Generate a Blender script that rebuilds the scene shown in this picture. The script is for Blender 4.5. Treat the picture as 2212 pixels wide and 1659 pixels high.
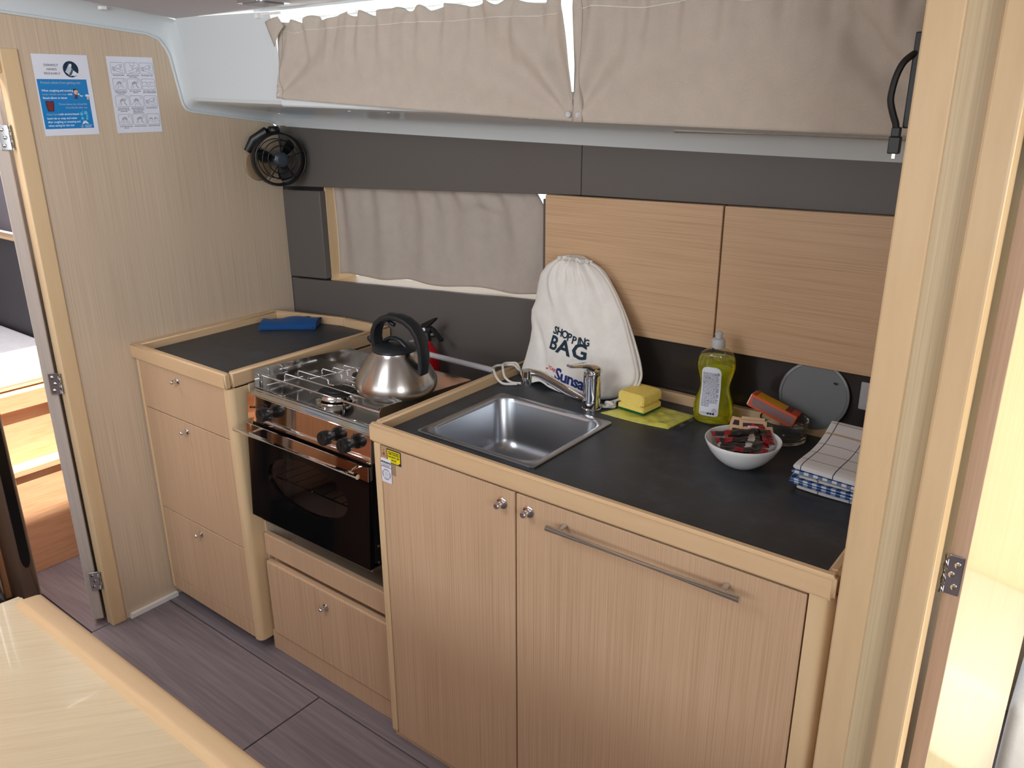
import bpy, bmesh, math, random
from mathutils import Vector, Matrix
R = math.radians
PI = math.pi
random.seed(7)
C = bpy.context.scene.collection
for o in list(bpy.data.objects):
    bpy.data.objects.remove(o)
SC = bpy.context.scene

# ---------------------------------------------------------------- camera, world, lights, exposure
cam_d = bpy.data.cameras.new('camera')
cam = bpy.data.objects.new('camera', cam_d)
C.objects.link(cam)
cam_d.sensor_fit = 'HORIZONTAL'
cam_d.sensor_width = 36.0
cam_d.lens = 28.712
cam_d.clip_start = 0.02
YAW, PITCH, ROLL = -0.663211, 0.339248, -0.0057817
_f = Vector((math.sin(YAW)*math.cos(PITCH), math.cos(YAW)*math.cos(PITCH), -math.sin(PITCH)))
_r = Vector((math.cos(YAW), -math.sin(YAW), 0))
_u = _r.cross(_f)
_r2 = math.cos(ROLL)*_r + math.sin(ROLL)*_u
_u2 = -math.sin(ROLL)*_r + math.cos(ROLL)*_u
cam.matrix_world = Matrix(((_r2.x, _u2.x, -_f.x, 2.38735), (_r2.y, _u2.y, -_f.y, -1.17077), (_r2.z, _u2.z, -_f.z, 1.60356), (0, 0, 0, 1)))
SC.camera = cam

SC.view_settings.view_transform = 'Standard'
SC.view_settings.look = 'None'
SC.view_settings.gamma = 1.0
SC.view_settings.exposure = 0.0
try:
    SC.view_settings.use_curve_mapping = False
except Exception:
    pass
SC.cycles.use_denoising = True
SC.cycles.max_bounces = 10
SC.cycles.diffuse_bounces = 5
SC.cycles.glossy_bounces = 5
SC.cycles.transmission_bounces = 8
SC.cycles.caustics_reflective = False
SC.cycles.caustics_refractive = True
SC.cycles.blur_glossy = 1.0
SC.cycles.sample_clamp_indirect = 6.0

world = bpy.data.worlds.new('sky')
SC.world = world
world.use_nodes = True
wn = world.node_tree.nodes
bg = wn['Background']
bg.inputs['Color'].default_value = (0.92, 0.96, 1.0, 1)
bg.inputs['Strength'].default_value = 1.5


def area(name, loc, target, sx, sy, power, color=(1, 1, 1)):
    d = bpy.data.lights.new(name, 'AREA')
    d.shape = 'RECTANGLE'
    d.size = sx
    d.size_y = sy
    d.energy = power
    d.color = color
    o = bpy.data.objects.new(name, d)
    C.objects.link(o)
    o.location = loc
    v = Vector(target) - Vector(loc)
    o.rotation_euler = v.to_track_quat('-Z', 'Y').to_euler()
    return o


# daylight by saloon side windows, companionway and aft cabin, plus added fill lamps
area('bulkhead_fill_light', (0.95, -1.05, 1.92), (0.05, 0.15, 1.0), 0.6, 0.6, 15.0, (0.92, 0.95, 1.0))  # added under the closed roof and aimed to brighten the left bulkhead
area('saloon_window_light', (1.0, -2.38, 1.45), (1.0, 0.2, 0.8), 2.4, 0.55, 12.5, (0.92, 0.96, 1.0))
area('companionway_light', (3.55, -1.5, 1.6), (0.7, 0.1, 1.0), 0.8, 1.0, 17.0, (0.97, 0.98, 1.0))
area('aft_cabin_light', (3.0, 0.35, 1.35), (2.35, 0.3, 0.8), 0.6, 0.6, 8.5, (1.0, 0.92, 0.72))
area('aft_door_fill', (2.85, 0.15, 0.45), (2.32, 0.3, 0.40), 0.4, 0.3, 4.5, (1.0, 0.96, 0.84))  # added low fill that whitens the lower part of the door
area('fore_cabin_fill', (-0.26, -0.38, 1.93), (-0.42, -0.15, 0.2), 0.3, 0.5, 15.0, (1.0, 0.92, 0.92))  # added fill lamp that brightens the lower fore cabin
sun_d = bpy.data.lights.new('sun', 'SUN')
sun_d.energy = 16.0
sun_d.angle = R(0.5)
sun_d.color = (1.0, 0.93, 0.82)
sun = bpy.data.objects.new('sun', sun_d)
C.objects.link(sun)
sun.rotation_euler = Vector((-0.27, 0.12, -1.0)).to_track_quat('-Z', 'Y').to_euler()
sun.location = (0, 0, 5)


# ---------------------------------------------------------------- materials
def S(r, g, b):
    def f(c):
        c /= 255.0
        return c/12.92 if c <= 0.04045 else ((c+0.055)/1.055)**2.4
    return (f(r), f(g), f(b), 1.0)


def mat(name, col, rough=0.5, metal=0.0, spec=0.5, trans=0.0, ior=1.45, coat=0.0):
    m = bpy.data.materials.new(name)
    m.use_nodes = True
    b = m.node_tree.nodes['Principled BSDF']
    b.inputs['Base Color'].default_value = col
    b.inputs['Roughness'].default_value = rough
    b.inputs['Metallic'].default_value = metal
    b.inputs['Specular IOR Level'].default_value = spec
    b.inputs['Transmission Weight'].default_value = trans
    b.inputs['IOR'].default_value = ior
    b.inputs['Coat Weight'].default_value = coat
    return m


def nodes(m):
    return m.node_tree.nodes, m.node_tree.links, m.node_tree.nodes['Principled BSDF']


def coords(m, scale, rot=(0, 0, 0)):
    n, l, b = nodes(m)
    tc = n.new('ShaderNodeTexCoord')
    mp = n.new('ShaderNodeMapping')
    mp.vector_type = 'TEXTURE'
    mp.inputs['Scale'].default_value = tuple(1.0/k for k in scale)
    mp.inputs['Rotation'].default_value = rot
    l.new(tc.outputs['Object'], mp.inputs['Vector'])
    return mp


def noise(m, vec, scale=1.0, detail=3.0, rough=0.55):
    n, l, b = nodes(m)
    t = n.new('ShaderNodeTexNoise')
    t.inputs['Scale'].default_value = scale
    t.inputs['Detail'].default_value = detail
    t.inputs['Roughness'].default_value = rough
    l.new(vec.outputs[0], t.inputs['Vector'])
    return t


def ramp(m, fac, stops):
    n, l, b = nodes(m)
    r = n.new('ShaderNodeValToRGB')
    e = r.color_ramp.elements
    e[0].position, e[0].color = stops[0]
    e[1].position, e[1].color = stops[-1]
    for p, c in stops[1:-1]:
        k = e.new(p)
        k.color = c
    l.new(fac, r.inputs['Fac'])
    return r


def mixc(m, fac, a, b_, mode='MIX'):
    n, l, b = nodes(m)
    x = n.new('ShaderNodeMix')
    x.data_type = 'RGBA'
    x.blend_type = mode
    if isinstance(fac, float):
        x.inputs[0].default_value = fac
    else:
        l.new(fac, x.inputs[0])
    for i, v in ((6, a), (7, b_)):
        if isinstance(v, tuple):
            x.inputs[i].default_value = v
        else:
            l.new(v, x.inputs[i])
    return x.outputs[2]


def bump(m, height, strength=0.1, dist=0.002):
    n, l, b = nodes(m)
    bp = n.new('ShaderNodeBump')
    bp.inputs['Strength'].default_value = strength
    bp.inputs['Distance'].default_value = dist
    l.new(height, bp.inputs['Height'])
    l.new(bp.outputs['Normal'], b.inputs['Normal'])


def wood(name, light, mid, dark, fine=(260, 260, 5), broad=(14, 14, 0.8), rough=0.38, coat=0.0, rot=(0, 0, 0), contrast=0.55):
    m = mat(name, mid, rough, spec=0.4, coat=coat)
    n, l, b = nodes(m)
    mp = coords(m, fine, rot)
    f = noise(m, mp, 1.0, 4.0, 0.6)
    mb = coords(m, broad, rot)
    g = noise(m, mb, 1.0, 3.0, 0.5)
    c1 = ramp(m, f.outputs['Fac'], [(0.5-0.22/ (contrast+0.2), dark), (0.5, mid), (0.5+0.2/(contrast+0.2), light)])
    c2 = ramp(m, g.outputs['Fac'], [(0.3, (0.94, 0.93, 0.925, 1)), (0.7, (1.02, 1.02, 1.02, 1))])
    col = mixc(m, 0.75, c1.outputs['Color'], c2.outputs['Color'], 'MULTIPLY')
    l.new(col, b.inputs['Base Color'])
    bump(m, f.outputs['Fac'], 0.06, 0.001)
    return m


def thin(name, tint, ior=1.45, rough=0.02):
    m = bpy.data.materials.new(name)
    m.use_nodes = True
    n, l = m.node_tree.nodes, m.node_tree.links
    n.remove(n['Principled BSDF'])
    t = n.new('ShaderNodeBsdfTransparent')
    t.inputs['Color'].default_value = tint
    g_ = n.new('ShaderNodeBsdfGlossy')
    g_.inputs['Roughness'].default_value = rough
    lw = n.new('ShaderNodeLayerWeight')
    pw = n.new('ShaderNodeMath')
    pw.operation = 'POWER'
    pw.inputs[1].default_value = 5.0
    l.new(lw.outputs['Facing'], pw.inputs[0])
    fr = n.new('ShaderNodeMath')
    fr.operation = 'MULTIPLY_ADD'
    fr.inputs[1].default_value = 0.8
    fr.inputs[2].default_value = ((ior-1)/(ior+1))**2
    l.new(pw.outputs[0], fr.inputs[0])
    mx = n.new('ShaderNodeMixShader')
    l.new(fr.outputs[0], mx.inputs[0])
    l.new(t.outputs[0], mx.inputs[1])
    l.new(g_.outputs[0], mx.inputs[2])
    l.new(mx.outputs[0], n['Material Output'].inputs['Surface'])
    return m


M = {}
M['oak'] = wood('oak_veneer_vertical', S(214, 185, 155), S(201, 169, 137), S(172, 137, 106), fine=(480, 480, 2.5), broad=(10, 10, 0.5))
M['oak_cool'] = wood('oak_veneer_cool_light', S(217, 200, 178), S(204, 185, 161), S(184, 163, 138), fine=(480, 420, 2.5), broad=(10, 9, 0.5))  # same oak veneer, its colour greyed for the colder light on the bulkhead
M['oak_h'] = wood('oak_veneer_horizontal', S(212, 180, 146), S(200, 166, 131), S(172, 134, 100), fine=(3, 520, 520), broad=(0.6, 10, 10))
M['beech'] = wood('beech_solid', S(224, 198, 160), S(217, 189, 149), S(206, 176, 136), fine=(45, 45, 5), broad=(9, 9, 1.2), rough=0.35, contrast=0.1)
M['beech_x'] = wood('beech_solid_along', S(221, 192, 154), S(213, 182, 143), S(202, 169, 130), fine=(5, 50, 50), broad=(1.5, 9, 9), rough=0.35, contrast=0.15)
M['beech_y'] = wood('beech_solid_across', S(221, 192, 154), S(213, 182, 143), S(202, 169, 130), fine=(50, 5, 50), broad=(9, 1.5, 9), rough=0.35, contrast=0.15)
M['table'] = wood('pale_oak_table', S(220, 204, 176), S(212, 194, 162), S(196, 174, 138), fine=(7, 190, 190), broad=(1.2, 14, 14), rough=0.16, rot=(0, 0, R(51)), coat=0.3, contrast=0.25)
M['orange'] = wood('warm_cabin_wood', S(236, 194, 156), S(229, 182, 142), S(214, 160, 116), fine=(60, 7, 120), broad=(5, 1.5, 12), rough=0.35)
M['gloss_oak'] = wood('varnished_door_oak', S(240, 228, 192), S(234, 219, 178), S(222, 202, 154), fine=(300, 300, 3), broad=(8, 8, 0.8), rough=0.12, coat=0.5, contrast=0.3)
M['pale_h'] = wood('pale_aft_panel', S(240, 226, 200), S(232, 215, 184), S(216, 194, 156), fine=(4, 200, 200), broad=(1, 10, 10))
M['door_grey'] = wood('door_edge_grey', S(196, 186, 178), S(186, 175, 166), S(170, 157, 148), fine=(260, 260, 3), rough=0.5, contrast=0.3)
M['door_edge'] = wood('door_edge_wood', S(205, 182, 165), S(192, 168, 150), S(172, 146, 128), fine=(190, 190, 5), rough=0.5, contrast=0.3)
M['floor'] = wood('dark_oak_floor', S(146, 137, 141), S(130, 121, 126), S(106, 97, 103), fine=(3.5, 90, 90), broad=(1.6, 12, 12), rough=0.42, contrast=0.45)
# cathedral grain in the floor
_n, _l, _b = nodes(M['floor'])
_mp = coords(M['floor'], (0.9, 7.5, 1))
_w = _n.new('ShaderNodeTexNoise')
_w.inputs['Scale'].default_value = 1.0
_w.inputs['Detail'].default_value = 1.0
_l.new(_mp.outputs[0], _w.inputs['Vector'])
_mm = _n.new('ShaderNodeMath')
_mm.operation = 'MULTIPLY'
_mm.inputs[1].default_value = 26.0
_l.new(_w.outputs['Fac'], _mm.inputs[0])
_fr = _n.new('ShaderNodeMath')
_fr.operation = 'SINE'
_l.new(_mm.outputs[0], _fr.inputs[0])
_rr = ramp(M['floor'], _fr.outputs[0], [(0.0, (0.80, 0.80, 0.81, 1)), (0.5, (1, 1, 1, 1))])
_src = _b.inputs['Base Color'].links[0].from_socket
_l.new(mixc(M['floor'], 0.55, _src, _rr.outputs['Color'], 'MULTIPLY'), _b.inputs['Base Color'])

M['beech_end'] = M['beech']
M['grey'] = mat('matt_grey_lining', S(97, 93, 90), 0.42, spec=0.35)
M['lining_shaded'] = mat('shaded_gloss_lining', S(52, 47, 44), 0.16, spec=0.4)  # grey lining darkened for the shade under the lockers, with its own gloss
M['warm_side'] = wood('warm_side_wood', S(206, 154, 116), S(192, 138, 100), S(164, 112, 78))
M['leather'] = mat('brown_leather', S(168, 104, 74), 0.5)
M['dark'] = mat('dark_recess', S(30, 28, 27), 0.7)
M['liner'] = mat('white_moulding', S(210, 217, 220), 0.35)
M['headliner'] = mat('pale_headliner', S(206, 202, 204), 0.8)
m = mat('black_laminate', S(58, 60, 62), 0.42, spec=0.4)
_n, _l, _b = nodes(m)
_c = noise(m, coords(m, (16, 16, 16)), 1, 6, 0.7)
_l.new(ramp(m, _c.outputs['Fac'], [(0.3, S(46, 50, 54)), (0.5, S(55, 59, 64)), (0.75, S(76, 80, 86))]).outputs['Color'], _b.inputs['Base Color'])
_l.new(ramp(m, _c.outputs['Fac'], [(0.3, (0.34, 0.34, 0.34, 1)), (0.7, (0.5, 0.5, 0.5, 1))]).outputs['Color'], _b.inputs['Roughness'])
M['black_top'] = m


def fabric(name, c1, c2, translucent=0.0, weave=900):
    m = mat(name, c1, 0.9, spec=0.15)
    n, l, b = nodes(m)
    f = noise(m, coords(m, (weave, weave, weave)), 1, 2, 0.5)
    g = noise(m, coords(m, (30, 30, 30)), 1, 2, 0.5)
    col = ramp(m, f.outputs['Fac'], [(0.35, c2), (0.65, c1)])
    col2 = ramp(m, g.outputs['Fac'], [(0.3, (0.93, 0.93, 0.93, 1)), (0.7, (1, 1, 1, 1))])
    cc = mixc(m, 1.0, col.outputs['Color'], col2.outputs['Color'], 'MULTIPLY')
    l.new(cc, b.inputs['Base Color'])
    b.inputs['Sheen Weight'].default_value = 0.1
    if translucent > 0:
        tr = n.new('ShaderNodeBsdfTranslucent')
        l.new(cc, tr.inputs['Color'])
        mx = n.new('ShaderNodeMixShader')
        mx.inputs[0].default_value = translucent
        out = n['Material Output']
        l.new(b.outputs[0], mx.inputs[1])
        l.new(tr.outputs[0], mx.inputs[2])
        l.new(mx.outputs[0], out.inputs['Surface'])
    return m


M['curtain'] = fabric('beige_curtain_cloth', S(196, 185, 173), S(185, 173, 161), 0.06)
M['curtain_low'] = fabric('beige_curtain_cloth_fine', S(196, 187, 178), S(186, 175, 165), 0.12)
M['canvas'] = fabric('unbleached_cotton', S(240, 237, 232), S(230, 226, 219), 0.0, 700)
M['cord_white'] = fabric('white_cord', S(235, 232, 226), S(215, 210, 202), 0.0, 1500)
M['bluecloth'] = fabric('blue_cloth', S(32, 82, 140), S(24, 66, 118), 0.0, 800)
M['steel'] = mat('polished_steel', S(205, 203, 200), 0.10, 1.0)
M['mirror'] = mat('mirror_steel', S(222, 214, 206), 0.04, 1.0)
M['chrome'] = mat('chrome', S(225, 225, 228), 0.05, 1.0)
M['satin'] = mat('satin_steel', S(172, 170, 168), 0.32, 1.0)
m = mat('brushed_steel', S(190, 186, 182), 0.27, 1.0)
_n, _l, _b = nodes(m)
_b.inputs['Anisotropic'].default_value = 0.75
_b.inputs['Anisotropic Rotation'].default_value = 0.25
_t = _n.new('ShaderNodeTangent')
_t.direction_type = 'RADIAL'
_t.axis = 'Z'
_l.new(_t.outputs[0], _b.inputs['Tangent'])
M['brushed'] = m
M['sinksteel'] = mat('sink_steel', S(176, 180, 186), 0.28, 1.0)
M['alu'] = mat('grey_anodised', S(186, 186, 190), 0.4, 0.0)
M['black'] = mat('black_plastic', S(24, 25, 27), 0.38, spec=0.5)
M['blackgloss'] = mat('black_gloss', S(10, 10, 11), 0.10, spec=0.6)
M['fan'] = mat('black_fan_plastic', S(16, 17, 19), 0.35)
M['kettleblack'] = mat('kettle_black', S(26, 30, 34), 0.42)
M['ovenglass'] = mat('oven_black_glass', S(12, 12, 13), 0.07, spec=0.5)
M['ovenpane'] = thin('smoked_oven_pane', (0.82, 0.77, 0.75, 1))
M['ovenin'] = mat('oven_interior', S(150, 138, 132), 0.45, 0.3)
M['enamel'] = mat('black_enamel', S(20, 21, 23), 0.55)
M['white'] = mat('white_plastic', S(235, 235, 232), 0.4)
M['paper'] = mat('laminated_paper', S(226, 230, 242), 0.25, coat=0.3)
M['ceramic'] = mat('white_porcelain', S(236, 238, 240), 0.12, spec=0.5, coat=0.3)
M['glass'] = mat('clear_glass', (0.95, 0.98, 0.96, 1), 0.0, trans=0.975, ior=1.45)
M['pane'] = thin('window_glass', (0.97, 0.99, 1, 1))
M['soap'] = mat('yellow_detergent', (0.97, 0.92, 0.04, 1), 0.02, trans=0.8, ior=1.36)
M['petclear'] = thin('clear_bottle_plastic', (0.96, 0.97, 0.94, 1), 1.5)
M['cap'] = mat('frosted_cap', S(214, 216, 220), 0.4, trans=0.35)
M['yellow'] = mat('sticker_yellow', S(235, 220, 20), 0.4)
M['red'] = mat('red_paint', S(190, 16, 28), 0.22, coat=0.3)
m = mat('yellow_sponge', S(240, 214, 110), 0.95, spec=0.1)
_n, _l, _b = nodes(m)
_c = noise(m, coords(m, (420, 420, 420)), 1, 2, 0.6)
bump(m, _c.outputs['Fac'], 0.5, 0.002)
_l.new(ramp(m, _c.outputs['Fac'], [(0.3, S(228, 198, 92)), (0.6, S(246, 224, 128))]).outputs['Color'], _b.inputs['Base Color'])
M['sponge'] = m
M['scour'] = mat('green_scouring_pad', S(22, 92, 52), 0.95, spec=0.1)
m = mat('yellow_cloth_in_film', S(214, 214, 60), 0.3, coat=0.6)
_n, _l, _b = nodes(m)
_c = noise(m, coords(m, (38, 38, 60)), 1, 3, 0.6)
_l.new(ramp(m, _c.outputs['Fac'], [(0.42, S(218, 216, 96)), (0.62, S(204, 202, 96)), (0.78, S(172, 172, 104))]).outputs['Color'], _b.inputs['Base Color'])
bump(m, _c.outputs['Fac'], 0.6, 0.006)
M['packet'] = m
M['film'] = thin('clear_film', (0.9, 0.9, 0.86, 1), 1.5, 0.15)
M['navy'] = mat('navy_print', S(24, 48, 64), 0.8)
M['ink'] = mat('dark_ink', S(28, 30, 40), 0.7)
M['blue_print'] = mat('blue_print', S(26, 44, 112), 0.8)
M['red_print'] = mat('red_print', S(196, 36, 66), 0.8)
M['cyan'] = mat('cyan_print', S(14, 128, 200), 0.3, coat=0.3)
M['teal'] = mat('teal_print', S(18, 46, 70), 0.4)
M['print_white'] = mat('white_print', S(222, 236, 246), 0.5)
M['print_grey'] = mat('grey_print', S(150, 176, 196), 0.5)
M['brown_print'] = mat('bin_red_print', S(120, 44, 48), 0.5)
M['skin_print'] = mat('skin_print', S(226, 186, 160), 0.5)
M['hair_print'] = mat('hair_print', S(60, 34, 36), 0.5)
M['line'] = mat('line_print', S(92, 96, 112), 0.6)
M['grey_sticker'] = mat('grey_sticker', S(150, 130, 108), 0.5)
M['mattress'] = fabric('white_sheet', S(236, 238, 244), S(226, 228, 236), 0.0, 500)
M['darkpost'] = mat('varnished_dark_post', S(92, 72, 58), 0.08, coat=0.8)
M['orangebox'] = mat('matchbox_orange', S(214, 84, 34), 0.5)
M['yellowbox'] = mat('matchbox_yellow', S(226, 176, 24), 0.5)
M['striker'] = mat('matchbox_striker', S(140, 112, 112), 0.9)
M['kraft'] = mat('kraft_paper', S(204, 170, 136), 0.7)
M['choco'] = mat('sachet_dark', S(54, 40, 42), 0.6)
M['stickblack'] = mat('sachet_black_foil', S(38, 36, 38), 0.25, coat=0.5)
M['stickred'] = mat('sachet_red_foil', S(140, 20, 34), 0.28, coat=0.5)
M['sticksilver'] = mat('sachet_silver', S(190, 190, 194), 0.3, 0.4)
M['discgrey'] = mat('grey_frosted_disc', S(92, 95, 97), 0.35, coat=0.2)
M['socketw'] = mat('socket_grey', S(170, 170, 172), 0.4)
M['handlesteel'] = mat('handle_satin', S(214, 213, 212), 0.30, 0.9)


def towel_mat(name, kind):
    m = mat(name, S(225, 225, 226), 0.95, spec=0.1)
    n, l, b = nodes(m)
    tc = n.new('ShaderNodeTexCoord')
    sep = n.new('ShaderNodeSeparateXYZ')
    l.new(tc.outputs['UV'], sep.inputs[0])

    def stripe(sock, freq, width, off=0.0):
        a = n.new('ShaderNodeMath'); a.operation = 'MULTIPLY_ADD'
        a.inputs[1].default_value = freq; a.inputs[2].default_value = off
        l.new(sock, a.inputs[0])
        f = n.new('ShaderNodeMath'); f.operation = 'FRACT'
        l.new(a.outputs[0], f.inputs[0])
        c = n.new('ShaderNodeMath'); c.operation = 'LESS_THAN'
        c.inputs[1].default_value = width
        l.new(f.outputs[0], c.inputs[0])
        return c.outputs[0]
    if kind == 'grid':
        sx = stripe(sep.outputs[0], 1/0.062, 0.030, 0.62)
        sy = stripe(sep.outputs[1], 1/0.042, 0.036, 0.2)
        mx = n.new('ShaderNodeMath'); mx.operation = 'MAXIMUM'
        l.new(sx, mx.inputs[0]); l.new(sy, mx.inputs[1])
        col = mixc(m, mx.outputs[0], S(222, 222, 224), S(72, 76, 96))
        lt = stripe(sep.outputs[1], 1/0.30, 0.014, 0.46)
        col = mixc(m, lt, col, S(206, 176, 140))
    elif kind == 'gingham':
        sx = stripe(sep.outputs[0], 1/0.018, 0.5)
        sy = stripe(sep.outputs[1], 1/0.018, 0.5)
        ad = n.new('ShaderNodeMath'); ad.operation = 'ADD'
        l.new(sx, ad.inputs[0]); l.new(sy, ad.inputs[1])
        hf = n.new('ShaderNodeMath'); hf.operation = 'MULTIPLY'; hf.inputs[1].default_value = 0.5
        l.new(ad.outputs[0], hf.inputs[0])
        r = ramp(m, hf.outputs[0], [(0.0, S(220, 226, 234)), (0.5, S(112, 136, 176)), (1.0, S(40, 66, 122))])
        r.color_ramp.interpolation = 'CONSTANT'
        r.color_ramp.elements[1].position = 0.4
        r.color_ramp.elements[2].position = 0.8
        col = r.outputs['Color']
    else:
        sx = stripe(sep.outputs[0], 1/0.06, 0.05)
        col = mixc(m, sx, S(206, 204, 202), S(120, 116, 120))
    l.new(col, b.inputs['Base Color'])
    f = noise(m, coords(m, (900, 900, 900)), 1, 2, 0.5)
    bump(m, f.outputs['Fac'], 0.25, 0.001)
    return m


# ---------------------------------------------------------------- mesh helpers
def NB():
    return bmesh.new()


def merge(dst, src):
    tmp = bpy.data.meshes.new('tmp')
    src.to_mesh(tmp)
    src.free()
    dst.from_mesh(tmp)
    bpy.data.meshes.remove(tmp)


def box(bm, x0, x1, y0, y1, z0, z1, bev=0.0, seg=2, edges=None):
    t = bmesh.new()
    bmesh.ops.create_cube(t, size=1.0)
    for v in t.verts:
        v.co = Vector(((x0+x1)/2+v.co.x*(x1-x0), (y0+y1)/2+v.co.y*(y1-y0), (z0+z1)/2+v.co.z*(z1-z0)))
    if bev > 0:
        es = [e for e in t.edges if edges is None or edges(e)]
        bmesh.ops.bevel(t, geom=es, offset=bev, segments=seg, profile=0.5, affect='EDGES', clamp_overlap=True)
    merge(bm, t)
    return bm


def frame_at(d):
    d = Vector(d).normalized()
    a = Vector((0, 0, 1)) if abs(d.z) < 0.9 else Vector((1, 0, 0))
    u = d.cross(a).normalized()
    v = u.cross(d).normalized()
    return u, v


def tube(bm, pts, r, n=10, cap=True, flat=None):
    """sweep a circle (or an ellipse: flat=(ru, rv)) along points; r may be a list"""
    pts = [Vector(p) for p in pts]
    rings = []
    pu = None
    for i, p in enumerate(pts):
        if i == 0:
            d = pts[1]-pts[0]
        elif i == len(pts)-1:
            d = pts[-1]-pts[-2]
        else:
            d = (pts[i+1]-p).normalized()+(p-pts[i-1]).normalized()
        d.normalize()
        if pu is None:
            u, v = frame_at(d)
        else:
            u = (pu - d*pu.dot(d)).normalized()
            v = u.cross(d).normalized()*-1
            v = d.cross(u).normalized()
        pu = u
        rr = r[i] if isinstance(r, (list, tuple)) else r
        a, b = (rr, rr) if flat is None else (rr*flat[0], rr*flat[1])
        rings.append([bm.verts.new(p+u*math.cos(2*PI*k/n)*a+v*math.sin(2*PI*k/n)*b) for k in range(n)])
    for i in range(len(rings)-1):
        for k in range(n):
            bm.faces.new((rings[i][k], rings[i][(k+1) % n], rings[i+1][(k+1) % n], rings[i+1][k]))
    if cap:
        bm.faces.new(list(reversed(rings[0])))
        bm.faces.new(rings[-1])
    return bm


def lathe(bm, prof, n=32, origin=(0, 0, 0), axis=None):
    """profile of (r, z); axis: optional matrix applied before the origin"""
    o = Vector(origin)
    rings = []
    for r, z in prof:
        if r < 1e-6:
            p = Vector((0, 0, z))
            rings.append([bm.verts.new(o+(axis @ p if axis else p))])
        else:
            ring = []
            for k in range(n):
                p = Vector((r*math.cos(2*PI*k/n), r*math.sin(2*PI*k/n), z))
                ring.append(bm.verts.new(o+(axis @ p if axis else p)))
            rings.append(ring)
    for a, b in zip(rings[:-1], rings[1:]):
        if len(a) == 1 and len(b) == 1:
            continue
        for k in range(n):
            k2 = (k+1) % n
            if len(a) == 1:
                bm.faces.new((a[0], b[k2], b[k]))
            elif len(b) == 1:
                bm.faces.new((a[k], a[k2], b[0]))
            else:
                bm.faces.new((a[k], a[k2], b[k2], b[k]))
    return bm


def axis_to(d):
    return Vector((0, 0, 1)).rotation_difference(Vector(d).normalized()).to_matrix()


def prism(bm, pts, axis, lo, hi):
    """extrude a polygon; axis 'x': pts are (y,z); 'y': (x,z); 'z': (x,y)"""
    def P(a, b, t):
        return (t, a, b) if axis == 'x' else (a, t, b) if axis == 'y' else (a, b, t)
    lo_v = [bm.verts.new(P(a, b, lo)) for a, b in pts]
    hi_v = [bm.verts.new(P(a, b, hi)) for a, b in pts]
    n = len(pts)
    bm.faces.new(lo_v)
    bm.faces.new(list(reversed(hi_v)))
    for i in range(n):
        j = (i+1) % n
        bm.faces.new((lo_v[i], hi_v[i], hi_v[j], lo_v[j]))
    return bm


def grid(bm, nu, nv, fn, uvfn=None):
    vs = [[bm.verts.new(fn(i/nu, j/nv)) for i in range(nu+1)] for j in range(nv+1)]
    uvl = bm.loops.layers.uv.verify() if uvfn else None
    for j in range(nv):
        for i in range(nu):
            f = bm.faces.new((vs[j][i], vs[j][i+1], vs[j+1][i+1], vs[j+1][i]))
            if uvfn:
                for lp, (a, b) in zip(f.loops, ((i, j), (i+1, j), (i+1, j+1), (i, j+1))):
                    lp[uvl].uv = uvfn(a/nu, b/nv)
    return vs


LOCAL = set()


def base_loc(p):
    return Vector(p.location) if p.type == 'EMPTY' and p.name not in LOCAL else Vector((0, 0, 0))


def obj(name, bm, m, parent=None, smooth=False, label=None, angle=40, recalc=True):
    if recalc:
        bmesh.ops.recalc_face_normals(bm, faces=bm.faces[:])
    me = bpy.data.meshes.new(name)
    bm.to_mesh(me)
    bm.free()
    for mm in (m if isinstance(m, (list, tuple)) else [m]):
        me.materials.append(mm)
    if smooth:
        for p in me.polygons:
            p.use_smooth = True
        try:
            me.set_sharp_from_angle(angle=R(angle))
        except Exception:
            pass
    o = bpy.data.objects.new(name, me)
    C.objects.link(o)
    if parent is not None:
        o.parent = parent
        o.matrix_parent_inverse = Matrix.Translation(-base_loc(parent))
    if label:
        o['label'] = label
    return o


def thing(name, label, cat, loc=(0, 0, 0), group=None, rot=None):
    o = bpy.data.objects.new(name, None)
    o.empty_display_size = 0.05
    C.objects.link(o)
    o.location = loc
    if rot is not None:
        o.rotation_euler = rot
        LOCAL.add(o.name)
    o['label'] = label
    o['category'] = cat
    if group:
        o['group'] = group
    return o


def local_thing(name, label, cat, loc, rotz=0.0, group=None):
    return thing(name, label, cat, loc, group, (0, 0, rotz))


def tag(o, label, cat, group=None, kind=None):
    o['label'] = label
    o['category'] = cat
    if group:
        o['group'] = group
    if kind:
        o['kind'] = kind
    return o


def struct(o, label, cat):
    return tag(o, label, cat, None, 'structure')


def modif(o, bev=None, sub=None, solid=None):
    if solid:
        s = o.modifiers.new('solid', 'SOLIDIFY')
        s.thickness = solid
        s.offset = 0
    if bev:
        b = o.modifiers.new('bevel', 'BEVEL')
        b.width = bev
        b.segments = 2
        b.limit_method = 'ANGLE'
    if sub:
        s = o.modifiers.new('sub', 'SUBSURF')
        s.levels = sub
        s.render_levels = sub
    return o


_tc = {}


def text2d(s, size, align='LEFT', bold=0.0, spacing=1.0):
    key = (s, size, align, bold, spacing)
    if key in _tc:
        return _tc[key]
    cu = bpy.data.curves.new('t', 'FONT')
    cu.body = s
    cu.size = size
    cu.align_x = align
    cu.resolution_u = 2
    cu.offset = bold
    cu.space_character = spacing
    cu.fill_mode = 'FRONT'
    o = bpy.data.objects.new('t', cu)
    me = bpy.data.meshes.new_from_object(o)
    vs = [(v.co.x, v.co.y) for v in me.vertices]
    fs = [tuple(p.vertices) for p in me.polygons]
    bpy.data.objects.remove(o)
    bpy.data.meshes.remove(me)
    bpy.data.curves.remove(cu)
    _tc[key] = (vs, fs)
    return _tc[key]


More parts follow.
